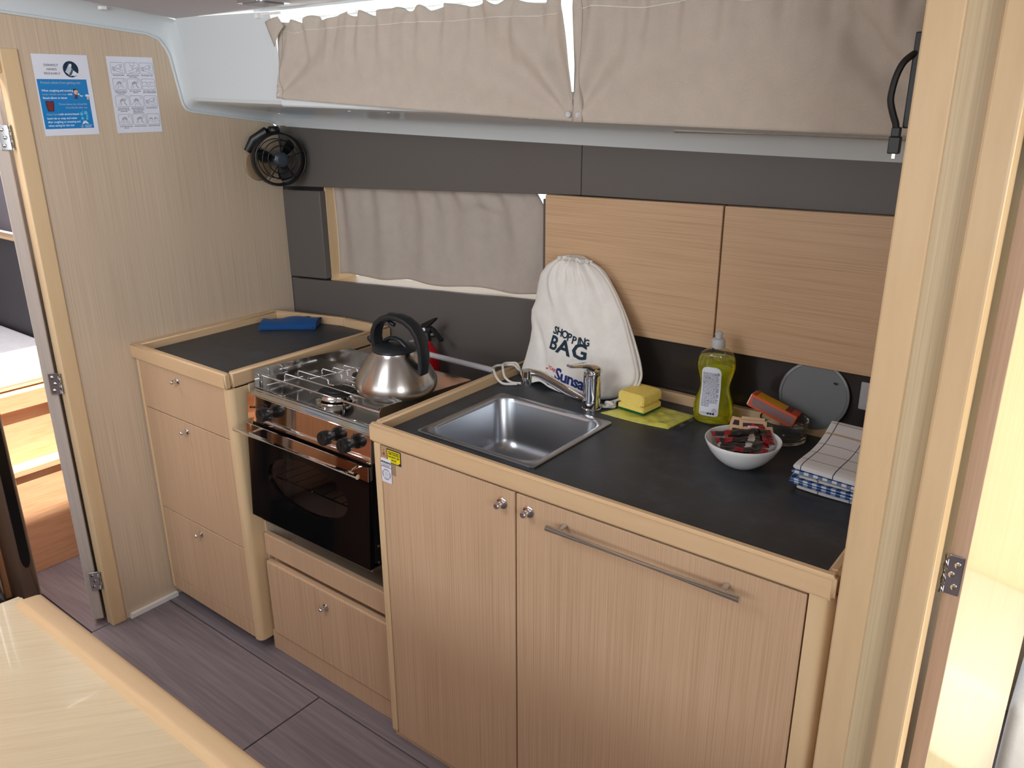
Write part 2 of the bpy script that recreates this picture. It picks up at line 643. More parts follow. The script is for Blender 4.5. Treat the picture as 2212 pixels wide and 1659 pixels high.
def put2d(bm, shape, fn, dx=0.0, dy=0.0, rot=0.0):
    vs, fs = shape
    c, s = math.cos(rot), math.sin(rot)
    nv = [bm.verts.new(fn(dx+x*c-y*s, dy+x*s+y*c)) for x, y in vs]
    for f in fs:
        try:
            bm.faces.new([nv[i] for i in f])
        except ValueError:
            pass


def put_text(bm, s, size, fn, x, y, align='LEFT', bold=0.0, rot=0.0, spacing=1.0):
    put2d(bm, text2d(s, size, align, bold, spacing), fn, x, y, rot)


def put_poly(bm, pts, fn):
    bm.faces.new([bm.verts.new(fn(x, y)) for x, y in pts])


def put_rect(bm, x0, x1, y0, y1, fn):
    put_poly(bm, [(x0, y0), (x1, y0), (x1, y1), (x0, y1)], fn)


def put_stroke(bm, pts, w, fn):
    for (x0, y0), (x1, y1) in zip(pts[:-1], pts[1:]):
        dx, dy = x1-x0, y1-y0
        L = math.hypot(dx, dy) or 1e-6
        nx, ny = -dy/L*w/2, dx/L*w/2
        ex, ey = dx/L*w*0.3, dy/L*w*0.3
        put_poly(bm, [(x0+nx-ex, y0+ny-ey), (x0-nx-ex, y0-ny-ey), (x1-nx+ex, y1-ny+ey), (x1+nx+ex, y1+ny+ey)], fn)


def ellipse(cx, cy, a, b, n=28):
    return [(cx+a*math.cos(2*PI*k/n), cy+b*math.sin(2*PI*k/n)) for k in range(n)]


def rrect(x0, x1, y0, y1, r, n=4):
    p = []
    for cx, cy, a0 in ((x1-r, y1-r, 0), (x0+r, y1-r, 90), (x0+r, y0+r, 180), (x1-r, y0+r, 270)):
        for k in range(n+1):
            a = R(a0+90*k/n)
            p.append((cx+r*math.cos(a), cy+r*math.sin(a)))
    return p


def knob(parent, x, y, z, r=0.012, name='knob'):
    """chrome push-button knob facing -Y"""
    bm = NB()
    lathe(bm, [(0, 0.0), (r*1.15, 0.0), (r*1.2, 0.002), (r*1.0, 0.0035), (r*0.55, 0.004), (r*0.5, 0.010), (r*0.72, 0.013), (r*0.72, 0.019), (r*0.5, 0.022), (0, 0.0225)], 20, (x, y, z), axis_to((0, -1, 0)))
    return obj(name, bm, M['chrome'], parent, True, 'polished chrome push knob')


# ================================================================ SETTING
def dzx(x):
    return -0.026*x+0.0035*x*x


def zc(y):
    return 1.815+0.11*max(0.0, 0.28-y) if y > -1.2 else 1.9778


# ---- floor: base plus boards with recessed joints
fl = obj('floor', box(NB(), -2.2, 4.2, -2.6, 1.3, -0.06, -0.012), M['dark'])
struct(fl, 'dark grey oak cabin floor laid in long boards', 'floor')
g = 0.0022
boards = [(-0.02, 4.2, -0.0215, 1.3), (-0.02, 0.791, -0.62, -0.0215), (0.791, 4.2, -0.62, -0.0215), (-0.02, 1.5, -2.6, -0.62), (1.5, 4.2, -2.6, -0.62), (-2.2, -0.02, -2.6, -0.27), (-2.2, -0.02, -0.27, 1.3)]
for x0, x1, y0, y1 in boards:
    obj('floor_board', box(NB(), x0+g, x1-g, y0+g, y1-g, -0.011, 0.0, 0.0008, 1), M['floor'], fl)

# ---- left bulkhead with the doorway into the fore cabin
bulk_top = [(-0.206, 1.812), (0.0, 1.795), (0.19, 1.778), (0.225, 1.766), (0.243, 1.742), (0.2532, 1.7208), (0.272, 1.606), (0.277, 1.585), (0.285, 1.572), (0.300, 1.565), (0.58, 1.528), (0.595, 1.522), (0.612, 1.50)]
wl = obj('wall_left', prism(NB(), [(-0.206, 0.0)]+bulk_top+[(0.612, 0.0)], 'x', -0.03, 0.0), M['oak_cool'])
struct(wl, 'oak veneered bulkhead at the left of the galley with two posters', 'wall')
obj('header_panel', prism(NB(), [(-0.206, 1.7245), (-0.206, 1.95), (-2.4, 1.95), (-2.4, 1.7245)], 'x', -0.03, 0.0), M['oak_cool'], wl)
obj('side_panel', box(NB(), -0.03, 0.0, -2.4, -0.452, 0, 1.7245), M['warm_side'], wl)
# top headroom piece that meets the moulding
obj('header_panel', prism(NB(), [(-0.206, 1.81), (-0.206, 1.95), (0.3, 1.95), (0.3, 1.60), (0.285, 1.58), (0.26, 1.72), (0.23, 1.77)], 'x', -0.034, -0.004), M['liner'], wl)
tr = obj('trim_1', box(NB(), -0.034, 0.006, -0.2125, -0.168, 0.0, 1.7245, 0.003), M['beech'])
struct(tr, 'beech edge board of the doorway in the left bulkhead', 'trim')
ht = obj('trim_2', box(NB(), -0.034, -0.002, -0.452, -0.2125, 1.665, 1.7245, 0.003), M['beech'])
struct(ht, 'beech head board over the fore cabin doorway', 'trim')
bb = NB()
prism(bb, [(-0.155, 0.0), (0.012, 0.0), (0.012, 0.014), (-0.150, 0.014)], 'x', 0.0005, 0.014)
struct(obj('baseboard_left', bb, M['white']), 'short white plastic strip along the foot of the left bulkhead', 'trim')

# ---- fore cabin door leaf, folded back, seen on its hinge edge
d1 = thing('door_1', 'open fore cabin door seen edge on beside the left bulkhead', 'door', (-0.05, -0.235, 0.0))
d1['kind'] = 'structure'
leaf = NB()
box(leaf, 0, 0.46, -0.016, 0.016, 0.022, 1.66, 0.002, 1)
T = Matrix.Translation((-0.038, -0.236, 0)) @ Matrix.Rotation(R(148), 4, 'Z')
bmesh.ops.transform(leaf, matrix=T, verts=leaf.verts)
obj('leaf', leaf, M['door_grey'], d1)


def hinge(parent, hx, hy, hz, ang, s=1.0):
    """plate lying on a door edge that faces direction ang, knuckle at +side, with screws"""
    Tm = Matrix.Translation((hx, hy, hz)) @ Matrix.Rotation(ang, 4, 'Z')

    def put(bm):
        bmesh.ops.transform(bm, matrix=Tm, verts=bm.verts)
        return bm
    h = obj('hinge', put(box(NB(), -0.014*s, 0.012*s, -0.0022, 0, -0.032*s, 0.032*s, 0.001, 1)), M['chrome'], parent)
    k = NB()
    for a, b in ((-0.031, -0.012), (-0.011, 0.011), (0.012, 0.031)):
        tube(k, [(0.0165*s, -0.003, a*s), (0.0165*s, -0.003, b*s)], 0.0042*s, 10)
    obj('knuckle', put(k), M['chrome'], h, True)
    for a, b in ((-0.004, -0.02), (0.001, 0.0), (-0.004, 0.02)):
        sc = NB()
        lathe(sc, [(0, 0), (0.0052*s, 0), (0.005*s, 0.0016), (0.003*s, 0.0026), (0, 0.0026)], 14, (a*s, -0.0022, b*s), axis_to((0, -1, 0)))
        obj('screw', put(sc), M['steel'], h, True)
    return h


for hz in (1.508, 0.826, 0.166):
    hinge(d1, -0.0235, -0.2285, hz, R(58))

# ---- varnished jamb post at the far side of the doorway
po = thing('door_post', 'dark varnished rounded post at the left side of the doorway', 'post', (-0.01, -0.43, 0))
bm = NB()
prism(bm, rrect(-0.034, 0.026, -0.468, -0.392, 0.028, 5), 'z', 0.0, 1.665)
obj('post_body', bm, M['darkpost'], po, True)
bm = NB()
pts = []
for a in range(0, 181, 15):
    pts.append((-0.421+0.013*math.cos(R(a)), 0.80+0.03*math.sin(R(a))))
for a in range(180, 361, 15):
    pts.append((-0.421+0.013*math.cos(R(a)), 0.37+0.04*math.sin(R(a))))
prism(bm, pts, 'x', 0.02, 0.0275)  # black shape painted as a dark reflection in the varnish
obj('dark_reflection', bm, M['blackgloss'], po, False, 'long dark reflection painted on the post')
sp = obj('support_tube', tube(NB(), [(0.03, -0.515, 0.255), (0.03, -0.515, 1.9)], 0.024, 24), M['steel'])
tag(sp, 'polished steel support tube standing left of the dark doorway post', 'tube')
pl = obj('bench_plinth', box(NB(), 0.004, 0.12, -1.1, -0.455, 0.0, 0.25, 0.004), M['enamel'])
tag(pl, 'dark low plinth behind the far end of the saloon table', 'plinth')

# ---- back (hull side) wall lining
wb = obj('wall_back', box(NB(), -0.03, 0.19, 0.632, 0.66, 0.0, 1.55), M['dark'])
struct(wb, 'dark grey panelled hull side wall behind the galley', 'wall')


def Lz(x):
    return 1.3155+0.039*x


def Uz(x):
    return 1.525+dzx(x)


def Bz(x):
    return 0.997+0.0645*x


def panel(pts, y0=0.613, y1=0.632, m='grey', bev=0.0015, name='panel'):
    bm = NB()
    prism(bm, pts, 'y', y0, y1)
    bmesh.ops.bevel(bm, geom=bm.edges[:], offset=bev, segments=1, affect='EDGES')
    return obj(name, bm, M[m], wb)


panel([(0.001, Lz(0)), (1.2185, Lz(1.2185)), (1.2185, Uz(1.2185)), (0.6, Uz(0.6)), (0.001, Uz(0))])
panel([(1.2205, Lz(1.2205)), (2.116, 1.3735), (2.116, Uz(2.116)), (1.2205, Uz(1.2205))])
panel([(0.002, 1.0045), (0.196, 1.0165), (0.196, 1.3105), (0.002, 1.3045)], 0.607, 0.632, bev=0.0025)
panel([(0.001, 0.3), (1.10, 0.3), (1.10, Bz(1.1)), (0.001, Bz(0))])
panel([(1.1015, 0.3), (2.116, 0.3), (2.116, 1.06), (1.1015, 1.06)], m='lining_shaded')
panel([(1.1015, 1.062), (1.121, 1.062), (1.121, Lz(1.11)-0.012), (1.1015, Lz(1.1)-0.012)], 0.613, 0.632)
# dark backing behind lockers and joints
obj('backing', box(NB(), 1.10, 2.20, 0.634, 0.66, 0.0, 1.55), M['dark'], wb)
obj('backing', box(NB(), 0.185, 1.10, 0.634, 0.66, 0.0, 0.985), M['dark'], wb)
obj('backing', box(NB(), 0.185, 1.10, 0.634, 0.70, 1.372, 1.55), M['dark'], wb)

# ---- hull window behind the small curtain
w1 = thing('window_1', 'long low hull window with wooden reveals behind the small curtain', 'window', (0.65, 0.70, 1.0))
w1['kind'] = 'structure'
obj('side_reveal', box(NB(), 0.186, 0.198, 0.633, 0.74, 0.99, 1.40), M['beech'], w1)
obj('side_reveal', box(NB(), 1.099, 1.111, 0.633, 0.74, 0.99, 1.40), M['beech'], w1)
bm = NB()
prism(bm, [(0.198, Bz(0.198)-0.002), (1.099, Bz(1.099)-0.002), (1.099, Bz(1.099)-0.02), (0.198, Bz(0.198)-0.02)], 'y', 0.6325, 0.74)
obj('sill', bm, M['beech_x'], w1)
bm = NB()
prism(bm, [(0.198, 1.345), (1.099, 1.38), (1.099, 1.40), (0.198, 1.37)], 'y', 0.6325, 0.74)
obj('head_reveal', bm, M['beech_x'], w1)
obj('pane', box(NB(), 0.19, 1.108, 0.742, 0.747, 0.95, 1.42), M['pane'], w1)

# ---- ceiling, moulded deck liner and coachroof side
ce = thing('ceiling', 'pale headliner and white moulded liner under the coachroof', 'ceiling', (1.0, -0.5, 1.85))
ce['kind'] = 'structure'
bm = NB()
ys = [-2.6, -1.25, -0.7, -0.2, 0.05, 0.2, 0.292]
hatch = (0.95, 1.55, -1.25, -0.65)
for i in range(len(ys)-1):
    ya, yb = ys[i], ys[i+1]
    for xa, xb in ((0.05, 0.95), (0.95, 1.55), (1.55, 2.11)):
        if abs(xa-0.95) < 1e-6 and ya >= -1.25-1e-6 and yb <= -0.65:
            continue
        vs = [bm.verts.new(p) for p in ((xa, ya, zc(ya)), (xb, ya, zc(ya)), (xb, yb, zc(yb)), (xa, yb, zc(yb)))]
        bm.faces.new(vs)
bmesh.ops.remove_doubles(bm, verts=bm.verts, dist=1e-5)
obj('headliner', bm, M['headliner'], ce, True)
bm = NB()
box(bm, 2.11, 4.2, -2.6, 1.3, 1.975, 1.99)
obj('headliner', bm, M['headliner'], ce)
# roof deck above, so that daylight enters by the openings only
bm = NB()
for xa, xb, ya, yb in ((-0.03, 2.2, -2.6, 0.285),):
    box(bm, xa, xb, ya, yb, 2.0, 2.03)
obj('roof_deck', bm, M['liner'], ce)
# seam of the headliner
obj('seam', tube(NB(), [(0.42, -0.35, zc(-0.35)-0.0005), (0.60, 0.0, zc(0.0)-0.0005), (0.9, 0.1, zc(0.1)-0.0005)], 0.0022, 6), M['liner'], ce)

# moulding that runs from the bulkhead edge into the liner
P0 = [(-2.4, 1.99), (-0.5, 1.845), (-0.206, 1.812), (0.0, 1.795), (0.19, 1.778), (0.225, 1.766), (0.243, 1.742), (0.2532, 1.7208), (0.272, 1.606), (0.277, 1.585), (0.285, 1.572), (0.300, 1.565), (0.58, 1.528), (0.595, 1.522), (0.612, 1.515)]
P1 = [(-2.4, zc(-2.4)+0.002), (-0.5, zc(-0.5)+0.001), (-0.206, zc(-0.206)), (0.0, zc(0.0)), (0.19, zc(0.19)), (0.235, zc(0.235)), (0.262, zc(0.262)-0.004), (0.270, 1.76), (0.284, 1.640), (0.287, 1.606), (0.291, 1.596), (0.306, 1.588), (0.58, 1.556), (0.598, 1.546), (0.610, 1.514)]
bm = NB()
rows = []
K = 6
for i in range(K+1):
    t = i/K
    s = math.sin(t*PI/2)
    c = 1-math.cos(t*PI/2)
    row = []
    for (ya, za), (yb, zb) in zip(P0, P1):
        row.append(bm.verts.new((0.0005+0.05*c if i else -0.002, ya+(yb-ya)*s, za+(zb-za)*s)))
    rows.append(row)
for a, b in zip(rows[:-1], rows[1:]):
    for i in range(len(P0)-1):
        bm.faces.new((a[i], b[i], b[i+1], a[i+1]))
obj('edge_moulding', bm, M['liner'], ce, True, angle=60)
# rolled white bead where the moulding meets the bulkhead
obj('bead', tube(NB(), [(0.002, y, z-0.001) for y, z in P0[1:-1]], 0.004, 8), M['liner'], ce, True)

# coachroof side with its long window, the step under it, and the sloped underside of the side deck
XE = 2.3


def strip(bm, prof, xs, shear=True):
    rr = []
    for x in xs:
        rr.append([bm.verts.new((x, y, z+(dzx(x) if shear else 0))) for y, z in prof])
    for a, b in zip(rr[:-1], rr[1:]):
        for i in range(len(prof)-1):
            bm.faces.new((a[i], b[i], b[i+1], a[i+1]))


xs = [0.05+(XE-0.05)*i/18 for i in range(19)]
bm = NB()
strip(bm, [(0.258, 1.822), (0.270, 1.76), (0.284, 1.640), (0.287, 1.606)], [0.05, 0.2, 0.40, 0.44, 0.487])
bmesh.ops.remove_doubles(bm, verts=bm.verts, dist=1e-5)
obj('coachroof_side', bm, M['liner'], ce, True, angle=60)
bm = NB()
box(bm, 0.415, XE, 0.262, 0.300, 1.812, 1.84, 0.003)
obj('window_head', bm, M['liner'], ce)
bm = NB()
strip(bm, [(0.287, 1.606), (0.291, 1.596), (0.306, 1.588), (0.45, 1.572), (0.565, 1.5585), (0.586, 1.555), (0.595, 1.549), (0.601, 1.538), (0.609, 1.513), (0.640, 1.512)], xs)
obj('side_deck_liner', bm, M['liner'], ce, True, angle=35)
bm = NB()
xl = [0.488]+[x for x in xs if x > 0.5]
strip(bm, [(0.330, 1.628), (0.272, 1.628), (0.270, 1.6255), (0.270, 1.5965), (0.273, 1.5925), (0.300, 1.5920)], xl)
obj('window_lip', bm, M['liner'], ce, True, angle=35)
# the side deck outside, seen only as light stop
bm = NB()
strip(bm, [(0.33, 1.628), (0.33, 1.64), (0.9, 1.64), (0.9, 1.45)], xs)
obj('side_deck', bm, M['liner'], ce)
for x in (0.686, 0.831, 1.269, 1.30, 1.641, 1.655, 1.994):
    b = NB()
    lathe(b, [(0, 0), (0.0045, 0), (0.004, 0.002), (0, 0.0026)], 12, (x, 0.33, 1.5855+dzx(x)-0.0005), axis_to((0, -0.18, -1)))
    obj('plug', b, M['white'], ce, True)
for yy in (-0.14, 0.05):
    b = NB()
    box(b, 0.038, 0.056, yy-0.009, yy+0.009, zc(yy)-0.013, zc(yy)-0.004, 0.002)
    obj('plug', b, M['white'], ce)
w2 = thing('window_2', 'bright coachroof side window behind the two beige curtains', 'window', (1.3, 0.32, 1.62))
w2['kind'] = 'structure'
obj('pane', box(NB(), 0.415, XE, 0.318, 0.323, 1.55, 1.84), M['pane'], w2)
obj('frame_bar', box(NB(), 0.52, 1.9, 0.308, 0.316, 1.793, 1.797, 0.001, 1), M['white'], w2)
b = NB()
lathe(b, [(0, 0), (0.006, 0), (0.005, 0.003), (0, 0.0035)], 12, (0.765, 0.306, 1.797), axis_to((0, -1, -0.3)))
obj('screw_cap', b, M['white'], w2, True)
# small curtain track bracket at the left end
tb = NB()
box(tb, 0.435, 0.449, 0.248, 0.263, 1.797, 1.809, 0.001, 1)
box(tb, 0.449, 0.53, 0.258, 0.263, 1.803, 1.809, 0.001, 1)
tag(obj('curtain_bracket', tb, M['white']), 'tiny white track bracket above the left top corner of the left curtain', 'bracket')

# ---- ceiling spot lamp
cl = thing('ceiling_lamp', 'small chrome rimmed ceiling lamp at the top edge', 'lamp', (0.60, 0.19, 1.82))
b = NB()
zz = zc(0.17)-0.004
prism(b, rrect(0.545, 0.655, 0.115, 0.205, 0.018, 4), 'z', zz-0.008, zz)
obj('rim', b, M['chrome'], cl, True)
b = NB()
prism(b, rrect(0.556, 0.640, 0.124, 0.196, 0.014, 4), 'z', zz-0.0105, zz-0.0075)
obj('lens', b, mat('smoked_lens', S(120, 116, 116), 0.3), cl, True)

M['oak_post'] = wood('oak_veneer_partition', S(216, 200, 170), S(206, 188, 154), S(188, 166, 128), fine=(300, 260, 2.2), broad=(30, 30, 0.7))
# ---- right bulkhead post and the aft doorway
wr = obj('wall_right', box(NB(), 2.1635, 2.206, -0.008, 0.63, 0.0, 1.975), M['oak_post'])
struct(wr, 'oak veneered partition at the right end of the galley', 'wall')
obj('side_panel', box(NB(), 2.118, 2.1635, 0.03, 0.63, 0.0, 1.975), M['oak_cool'], wr)
t3 = obj('trim_3', box(NB(), 2.1175, 2.1635, -0.012, 0.03, 0.0, 1.975, 0.003), M['beech'])
struct(t3, 'wide pale beech edge board of the right partition', 'trim')
t4 = obj('trim_4', box(NB(), 2.205, 2.2425, -0.030, 0.025, 0.0, 1.975, 0.004), M['beech'])
struct(t4, 'raised beech door jamb at the right of the partition', 'trim')
d2 = thing('door_2', 'half open varnished aft cabin door at the right edge', 'door', (2.26, 0.03, 0))
d2['kind'] = 'structure'
leaf = NB()
box(leaf, -0.012, 0.012, 0.0, 0.50, 0.04, 1.93, 0.0015, 1)
T2 = Matrix.Translation((2.2625, 0.032, 0)) @ Matrix.Rotation(R(-8.5), 4, 'Z')
bmesh.ops.transform(leaf, matrix=T2, verts=leaf.verts)
obj('leaf', leaf, M['gloss_oak'], d2)
eb = box(NB(), -0.0117, 0.0117, -0.0012, 0.001, 0.041, 1.929)
bmesh.ops.transform(eb, matrix=T2, verts=eb.verts)
obj('lipping', eb, M['door_edge'], d2)
Tm = Matrix.Translation((2.2595, 0.0295, 0.945))
hg = obj('hinge', box(NB(), 2.2505, 2.2715, 0.0275, 0.0307, 0.912, 0.976, 0.001, 1), M['chrome'], d2)
kb = NB()
for a, b in ((0.913, 0.932), (0.934, 0.955), (0.957, 0.976)):
    tube(kb, [(2.2482, 0.0275, a), (2.2482, 0.0275, b)], 0.0036, 10)
obj('knuckle', kb, M['chrome'], hg, True)
for x, z in ((2.264, 0.962), (2.258, 0.945), (2.264, 0.926)):
    sc = NB()
    lathe(sc, [(0, 0), (0.0045, 0), (0.0043, 0.0014), (0.0025, 0.002), (0, 0.002)], 14, (x, 0.0275, z), axis_to((0, -1, 0)))
    obj('screw', sc, M['steel'], hg, True)
# aft cabin beyond
aw = obj('wall_aft', box(NB(), 2.21, 4.2, 1.1, 1.13, 0, 1.975), M['pale_h'])
struct(aw, 'oak panelled side of the aft cabin beyond the right door', 'wall')

am = obj('aft_glare_block', box(NB(), 2.35, 3.6, 0.62, 1.095, 0.10, 0.36, 0.03, 3), M['mattress'], None, True)  # white block added to pass for overexposed light beyond the door
tag(am, 'added white block showing as overexposed glare past the varnished door', 'mattress')
# ---- rest of the saloon, behind the camera
wf = obj('wall_front', box(NB(), -0.03, 4.2, -2.63, -2.6, 0, 1.15), M['oak_cool'])
struct(wf, 'oak saloon side opposite the galley below the windows', 'wall')
obj('upper_panel', box(NB(), -0.03, 4.2, -2.63, -2.6, 1.72, 2.0), M['liner'], wf)
for xa in (-0.03, 2.35, 4.0):
    obj('mullion', box(NB(), xa, xa+0.2, -2.63, -2.6, 1.15, 1.72), M['liner'], wf)
we = obj('wall_companion', box(NB(), 4.2, 4.23, -2.63, 1.13, 0, 0.9), M['oak'])
struct(we, 'oak engine casing under the companionway', 'wall')
obj('side_cheek', box(NB(), 4.2, 4.23, -2.63, -1.9, 0.9, 2.0), M['oak'], we)
obj('side_cheek', box(NB(), 4.2, 4.23, -0.6, 1.13, 0.9, 2.0), M['oak'], we)

st_ = thing('added_settee', 'unseen brown bench added for its reflection in the cooker panel', 'added_settee', (0.18, -1.2, 0))  # unseen, added to give the cooker control panel a brown reflection
obj('base', box(NB(), 0.125, 0.36, -1.8, -0.665, 0.0, 0.34, 0.004), M['warm_side'], st_)
obj('seat_cushion', box(NB(), 0.125, 0.36, -1.8, -0.66, 0.341, 0.44, 0.025, 3), M['leather'], st_, True)
# ---- fore cabin
fc = obj('wall_fore', box(NB(), -2.2, -2.17, -2.4, 1.3, 0, 2.0), M['liner'])
struct(fc, 'white end of the fore cabin seen through the left doorway', 'wall')
fb = obj('wall_hull', box(NB(), -2.2, -0.034, 0.085, 0.11, 0.0, 1.12), mat('dark_grey_lining', S(58, 54, 58), 0.5))
struct(fb, 'dark lined hull side of the fore cabin with a pale shelf edge', 'wall')
obj('shelf_edge', box(NB(), -2.2, -0.034, 0.066, 0.11, 1.112, 1.122, 0.002), M['beech_x'], fb)
obj('upper_lining', box(NB(), -2.2, -0.034, 0.135, 0.16, 1.12, 1.50), mat('grey_lilac_lining', S(120, 114, 124), 0.5), fb)
obj('upper_moulding', box(NB(), -2.2, -0.034, 0.12, 0.16, 1.50, 2.0), M['liner'], fb)
obj('cabin_roof', box(NB(), -2.2, -0.42, -2.4, 0.16, 1.95, 2.0), M['liner'], fb)
obj('cabin_roof', box(NB(), -0.42, -0.034, -2.4, -0.75, 1.95, 2.0), M['liner'], fb)
be = thing('berth', 'warm wooden berth front with step in the sunlit fore cabin', 'berth', (-0.9, -0.2, 0))
obj('front_panel', box(NB(), -0.60, -0.52, -1.5, 0.084, 0.0, 0.374, 0.002), M['orange'], be)
obj('step', box(NB(), -0.72, -0.512, -1.5, 0.084, 0.374, 0.400, 0.004), M['orange'], be)
obj('riser_panel', box(NB(), -0.62, -0.575, -1.5, 0.084, 0.400, 0.592, 0.002), M['orange'], be)
obj('front_rail', box(NB(), -0.62, -0.562, -1.5, 0.084, 0.592, 0.655, 0.004), M['orange'], be)
ma = obj('mattress', box(NB(), -2.1, -0.585, -1.5, 0.075, 0.656, 0.752, 0.025, 3), M['mattress'], None, True)
tag(ma, 'white sheeted mattress on the berth in the fore cabin', 'mattress')
cb = NB()
tube(cb, [(-0.588, 0.062, 0.752), (-0.57, 0.05, 0.765), (-0.555, 0.03, 0.76), (-0.55, 0.02, 0.735)], 0.006, 8)
tag(obj('berth_clip', cb, M['chrome'], None, True), 'small shiny clip at the corner of the fore cabin mattress', 'clip')


# ================================================================ LEFT CABINET AND ITS TOP
lc = thing('drawer_cabinet', 'oak drawer cabinet at the left, against the poster bulkhead', 'cabinet', (0.25, 0.3, 0.0))
obj('carcass', box(NB(), 0.003, 0.495, 0.022, 0.59, 0.042, 0.853), M['dark'], lc)
obj('toe_kick', box(NB(), 0.003, 0.49, 0.07, 0.58, 0.0, 0.042), M['dark'], lc)  # dark colour stands for the shadow under the cabinet
obj('edge_stile', box(NB(), 0.008, 0.0245, 0.0, 0.024, 0.042, 0.853, 0.005), M['beech'], lc)


def rstile(x0, x1, y0, y1, z0, z1, parent, r=0.018, name='corner_post'):
    """upright with a rounded front right corner"""
    p = [(x0, y1), (x0, y0)]
    for k in range(0, 7):
        a = R(-90+90*k/6)
        p.append((x1-r+r*math.cos(a), y0+r+r*math.sin(a)))
    p.append((x1, y1))
    bm = NB()
    prism(bm, p, 'z', z0, z1)
    return obj(name, bm, M['beech'], parent, True)


rstile(0.4725, 0.5, -0.001, 0.06, 0.040, 0.853, lc)
obj('plinth', box(NB(), 0.0265, 0.4705, 0.001, 0.022, 0.042, 0.0905, 0.001, 1), M['oak'], lc)
for z0, z1, kx, kz in ((0.7015, 0.853, 0.236, 0.826), (0.3545, 0.6985, 0.2484, 0.67), (0.0935, 0.3515, 0.243, 0.324)):
    d = obj('drawer', box(NB(), 0.0265, 0.4705, 0.0, 0.022, z0, z1, 0.001, 1), M['oak'], lc)
    knob(d, kx, 0.0, kz, 0.0085)

lt = thing('worktop', 'small black worktop in a beech rim above the drawer cabinet', 'worktop', (0.25, 0.3, 0.855))
pts = [(0.02, 0.005), (0.485, 0.005), (0.485, 0.575), (0.29, 0.575), (0.02, 0.50)]
bm = NB()
prism(bm, pts, 'z', 0.857, 0.875)
obj('laminate_surface', bm, M['black_top'], lt)


def rail(path, w, z0, z1, parent, m, bev=0.004, name='fiddle_rail'):
    """square bar along a horizontal path of (x, y), mitred"""
    n = len(path)
    P = [Vector((x, y)) for x, y in path]
    L, Rr = [], []
    for i in range(n):
        if i == 0:
            d = (P[1]-P[0]).normalized(); k = 1
        elif i == n-1:
            d = (P[-1]-P[-2]).normalized(); k = 1
        else:
            a = (P[i]-P[i-1]).normalized(); b = (P[i+1]-P[i]).normalized()
            d = (a+b).normalized(); k = 1/max(0.4, d.dot(a))
        nrm = Vector((-d.y, d.x))*w/2*k
        L.append(P[i]+nrm); Rr.append(P[i]-nrm)
    bm = NB()
    prism(bm, [(p.x, p.y) for p in L]+[(p.x, p.y) for p in reversed(Rr)], 'z', z0, z1)
    bmesh.ops.recalc_face_normals(bm, faces=bm.faces[:])
    bmesh.ops.bevel(bm, geom=bm.edges[:], offset=bev, segments=3, affect='EDGES', clamp_overlap=True)
    return obj(name, bm, m, parent, True, angle=50)


rail([(0.001, 0.0015), (0.495, 0.0015)], 0.020, 0.8545, 0.90, lt, M['beech_x'])
rail([(0.0175, 0.012), (0.0175, 0.512)], 0.031, 0.8555, 0.8995, lt, M['beech_y'])
rail([(0.006, 0.5125), (0.282, 0.590), (0.30, 0.592)], 0.020, 0.8555, 0.8998, lt, M['beech_x'])
rail([(0.30, 0.592), (0.488, 0.598)], 0.020, 0.8555, 0.8998, lt, M['beech_x'])
rail([(0.486, 0.012), (0.486, 0.612)], 0.022, 0.8550, 0.9003, lt, M['beech_y'], 0.006)
# blue cloth lying on it
cl2 = NB()
A = Vector((0.118, 0.372)); Bp = Vector((0.262, 0.492)); W2 = Vector((-0.062, 0.085))


def bc(u, v):
    p = A+(Bp-A)*u+W2*v
    h = 0.014+0.013*math.sin(PI*min(1, v*1.02))*(0.6+0.6*u)+0.006*math.sin(u*9+v*4)*v
    if v < 0.02:
        h = 0.004
    if v > 0.97:
        h = 0.010+0.012*u
    return Vector((p.x, p.y, 0.8755+h))


vt = grid(cl2, 24, 12, bc)
vb = grid(cl2, 24, 12, lambda u, v: Vector((*(A+(Bp-A)*u*0.98+W2*v*0.98), 0.8756)))
for i in range(24):
    cl2.faces.new((vt[0][i+1], vt[0][i], vb[0][i], vb[0][i+1]))
    cl2.faces.new((vt[12][i], vt[12][i+1], vb[12][i+1], vb[12][i]))
for j in range(12):
    cl2.faces.new((vt[j][0], vt[j+1][0], vb[j+1][0], vb[j][0]))
    cl2.faces.new((vt[j+1][24], vt[j][24], vb[j][24], vb[j+1][24]))
bcl = thing('cleaning_cloth', 'folded blue cloth lying on the small left worktop', 'cloth', (0.17, 0.46, 0.876))
obj('folded_body', cl2, M['bluecloth'], bcl, True)
fp = NB()
grid(fp, 16, 4, lambda u, v: Vector((*(A+(Bp-A)*(0.03+0.94*u)+W2*(-0.03+0.2*v)), 0.8775+0.011*v+0.003*math.sin(u*8)*v+0.002)))
modif(obj('fold_flap', fp, M['bluecloth'], bcl, True), solid=0.002)

# ================================================================ LOW DRAWER UNDER THE COOKER
ld = thing('low_drawer_unit', 'oak unit with one low drawer under the gas cooker', 'cabinet', (0.78, 0.3, 0.0))
obj('carcass', box(NB(), 0.505, 1.061, 0.075, 0.59, 0.0, 0.316), M['oak'], ld)
obj('fascia', box(NB(), 0.505, 1.061, 0.048, 0.068, 0.328, 0.397, 0.003), M['oak'], ld)
obj('bay_floor', box(NB(), 0.505, 1.061, 0.068, 0.59, 0.318, 0.33), M['oak_cool'], ld)
obj('toe_board', box(NB(), 0.505, 1.061, 0.040, 0.06, 0.0, 0.066, 0.001, 1), M['oak'], ld)
dr = obj('drawer', box(NB(), 0.524, 1.059, 0.032, 0.053, 0.070, 0.318, 0.004), M['oak'], ld)
knob(dr, 0.787, 0.032, 0.268, 0.0090)
obj('bay_side', box(NB(), 0.4995, 0.5035, 0.06, 0.60, 0.0, 0.856), M['oak_cool'], lc)

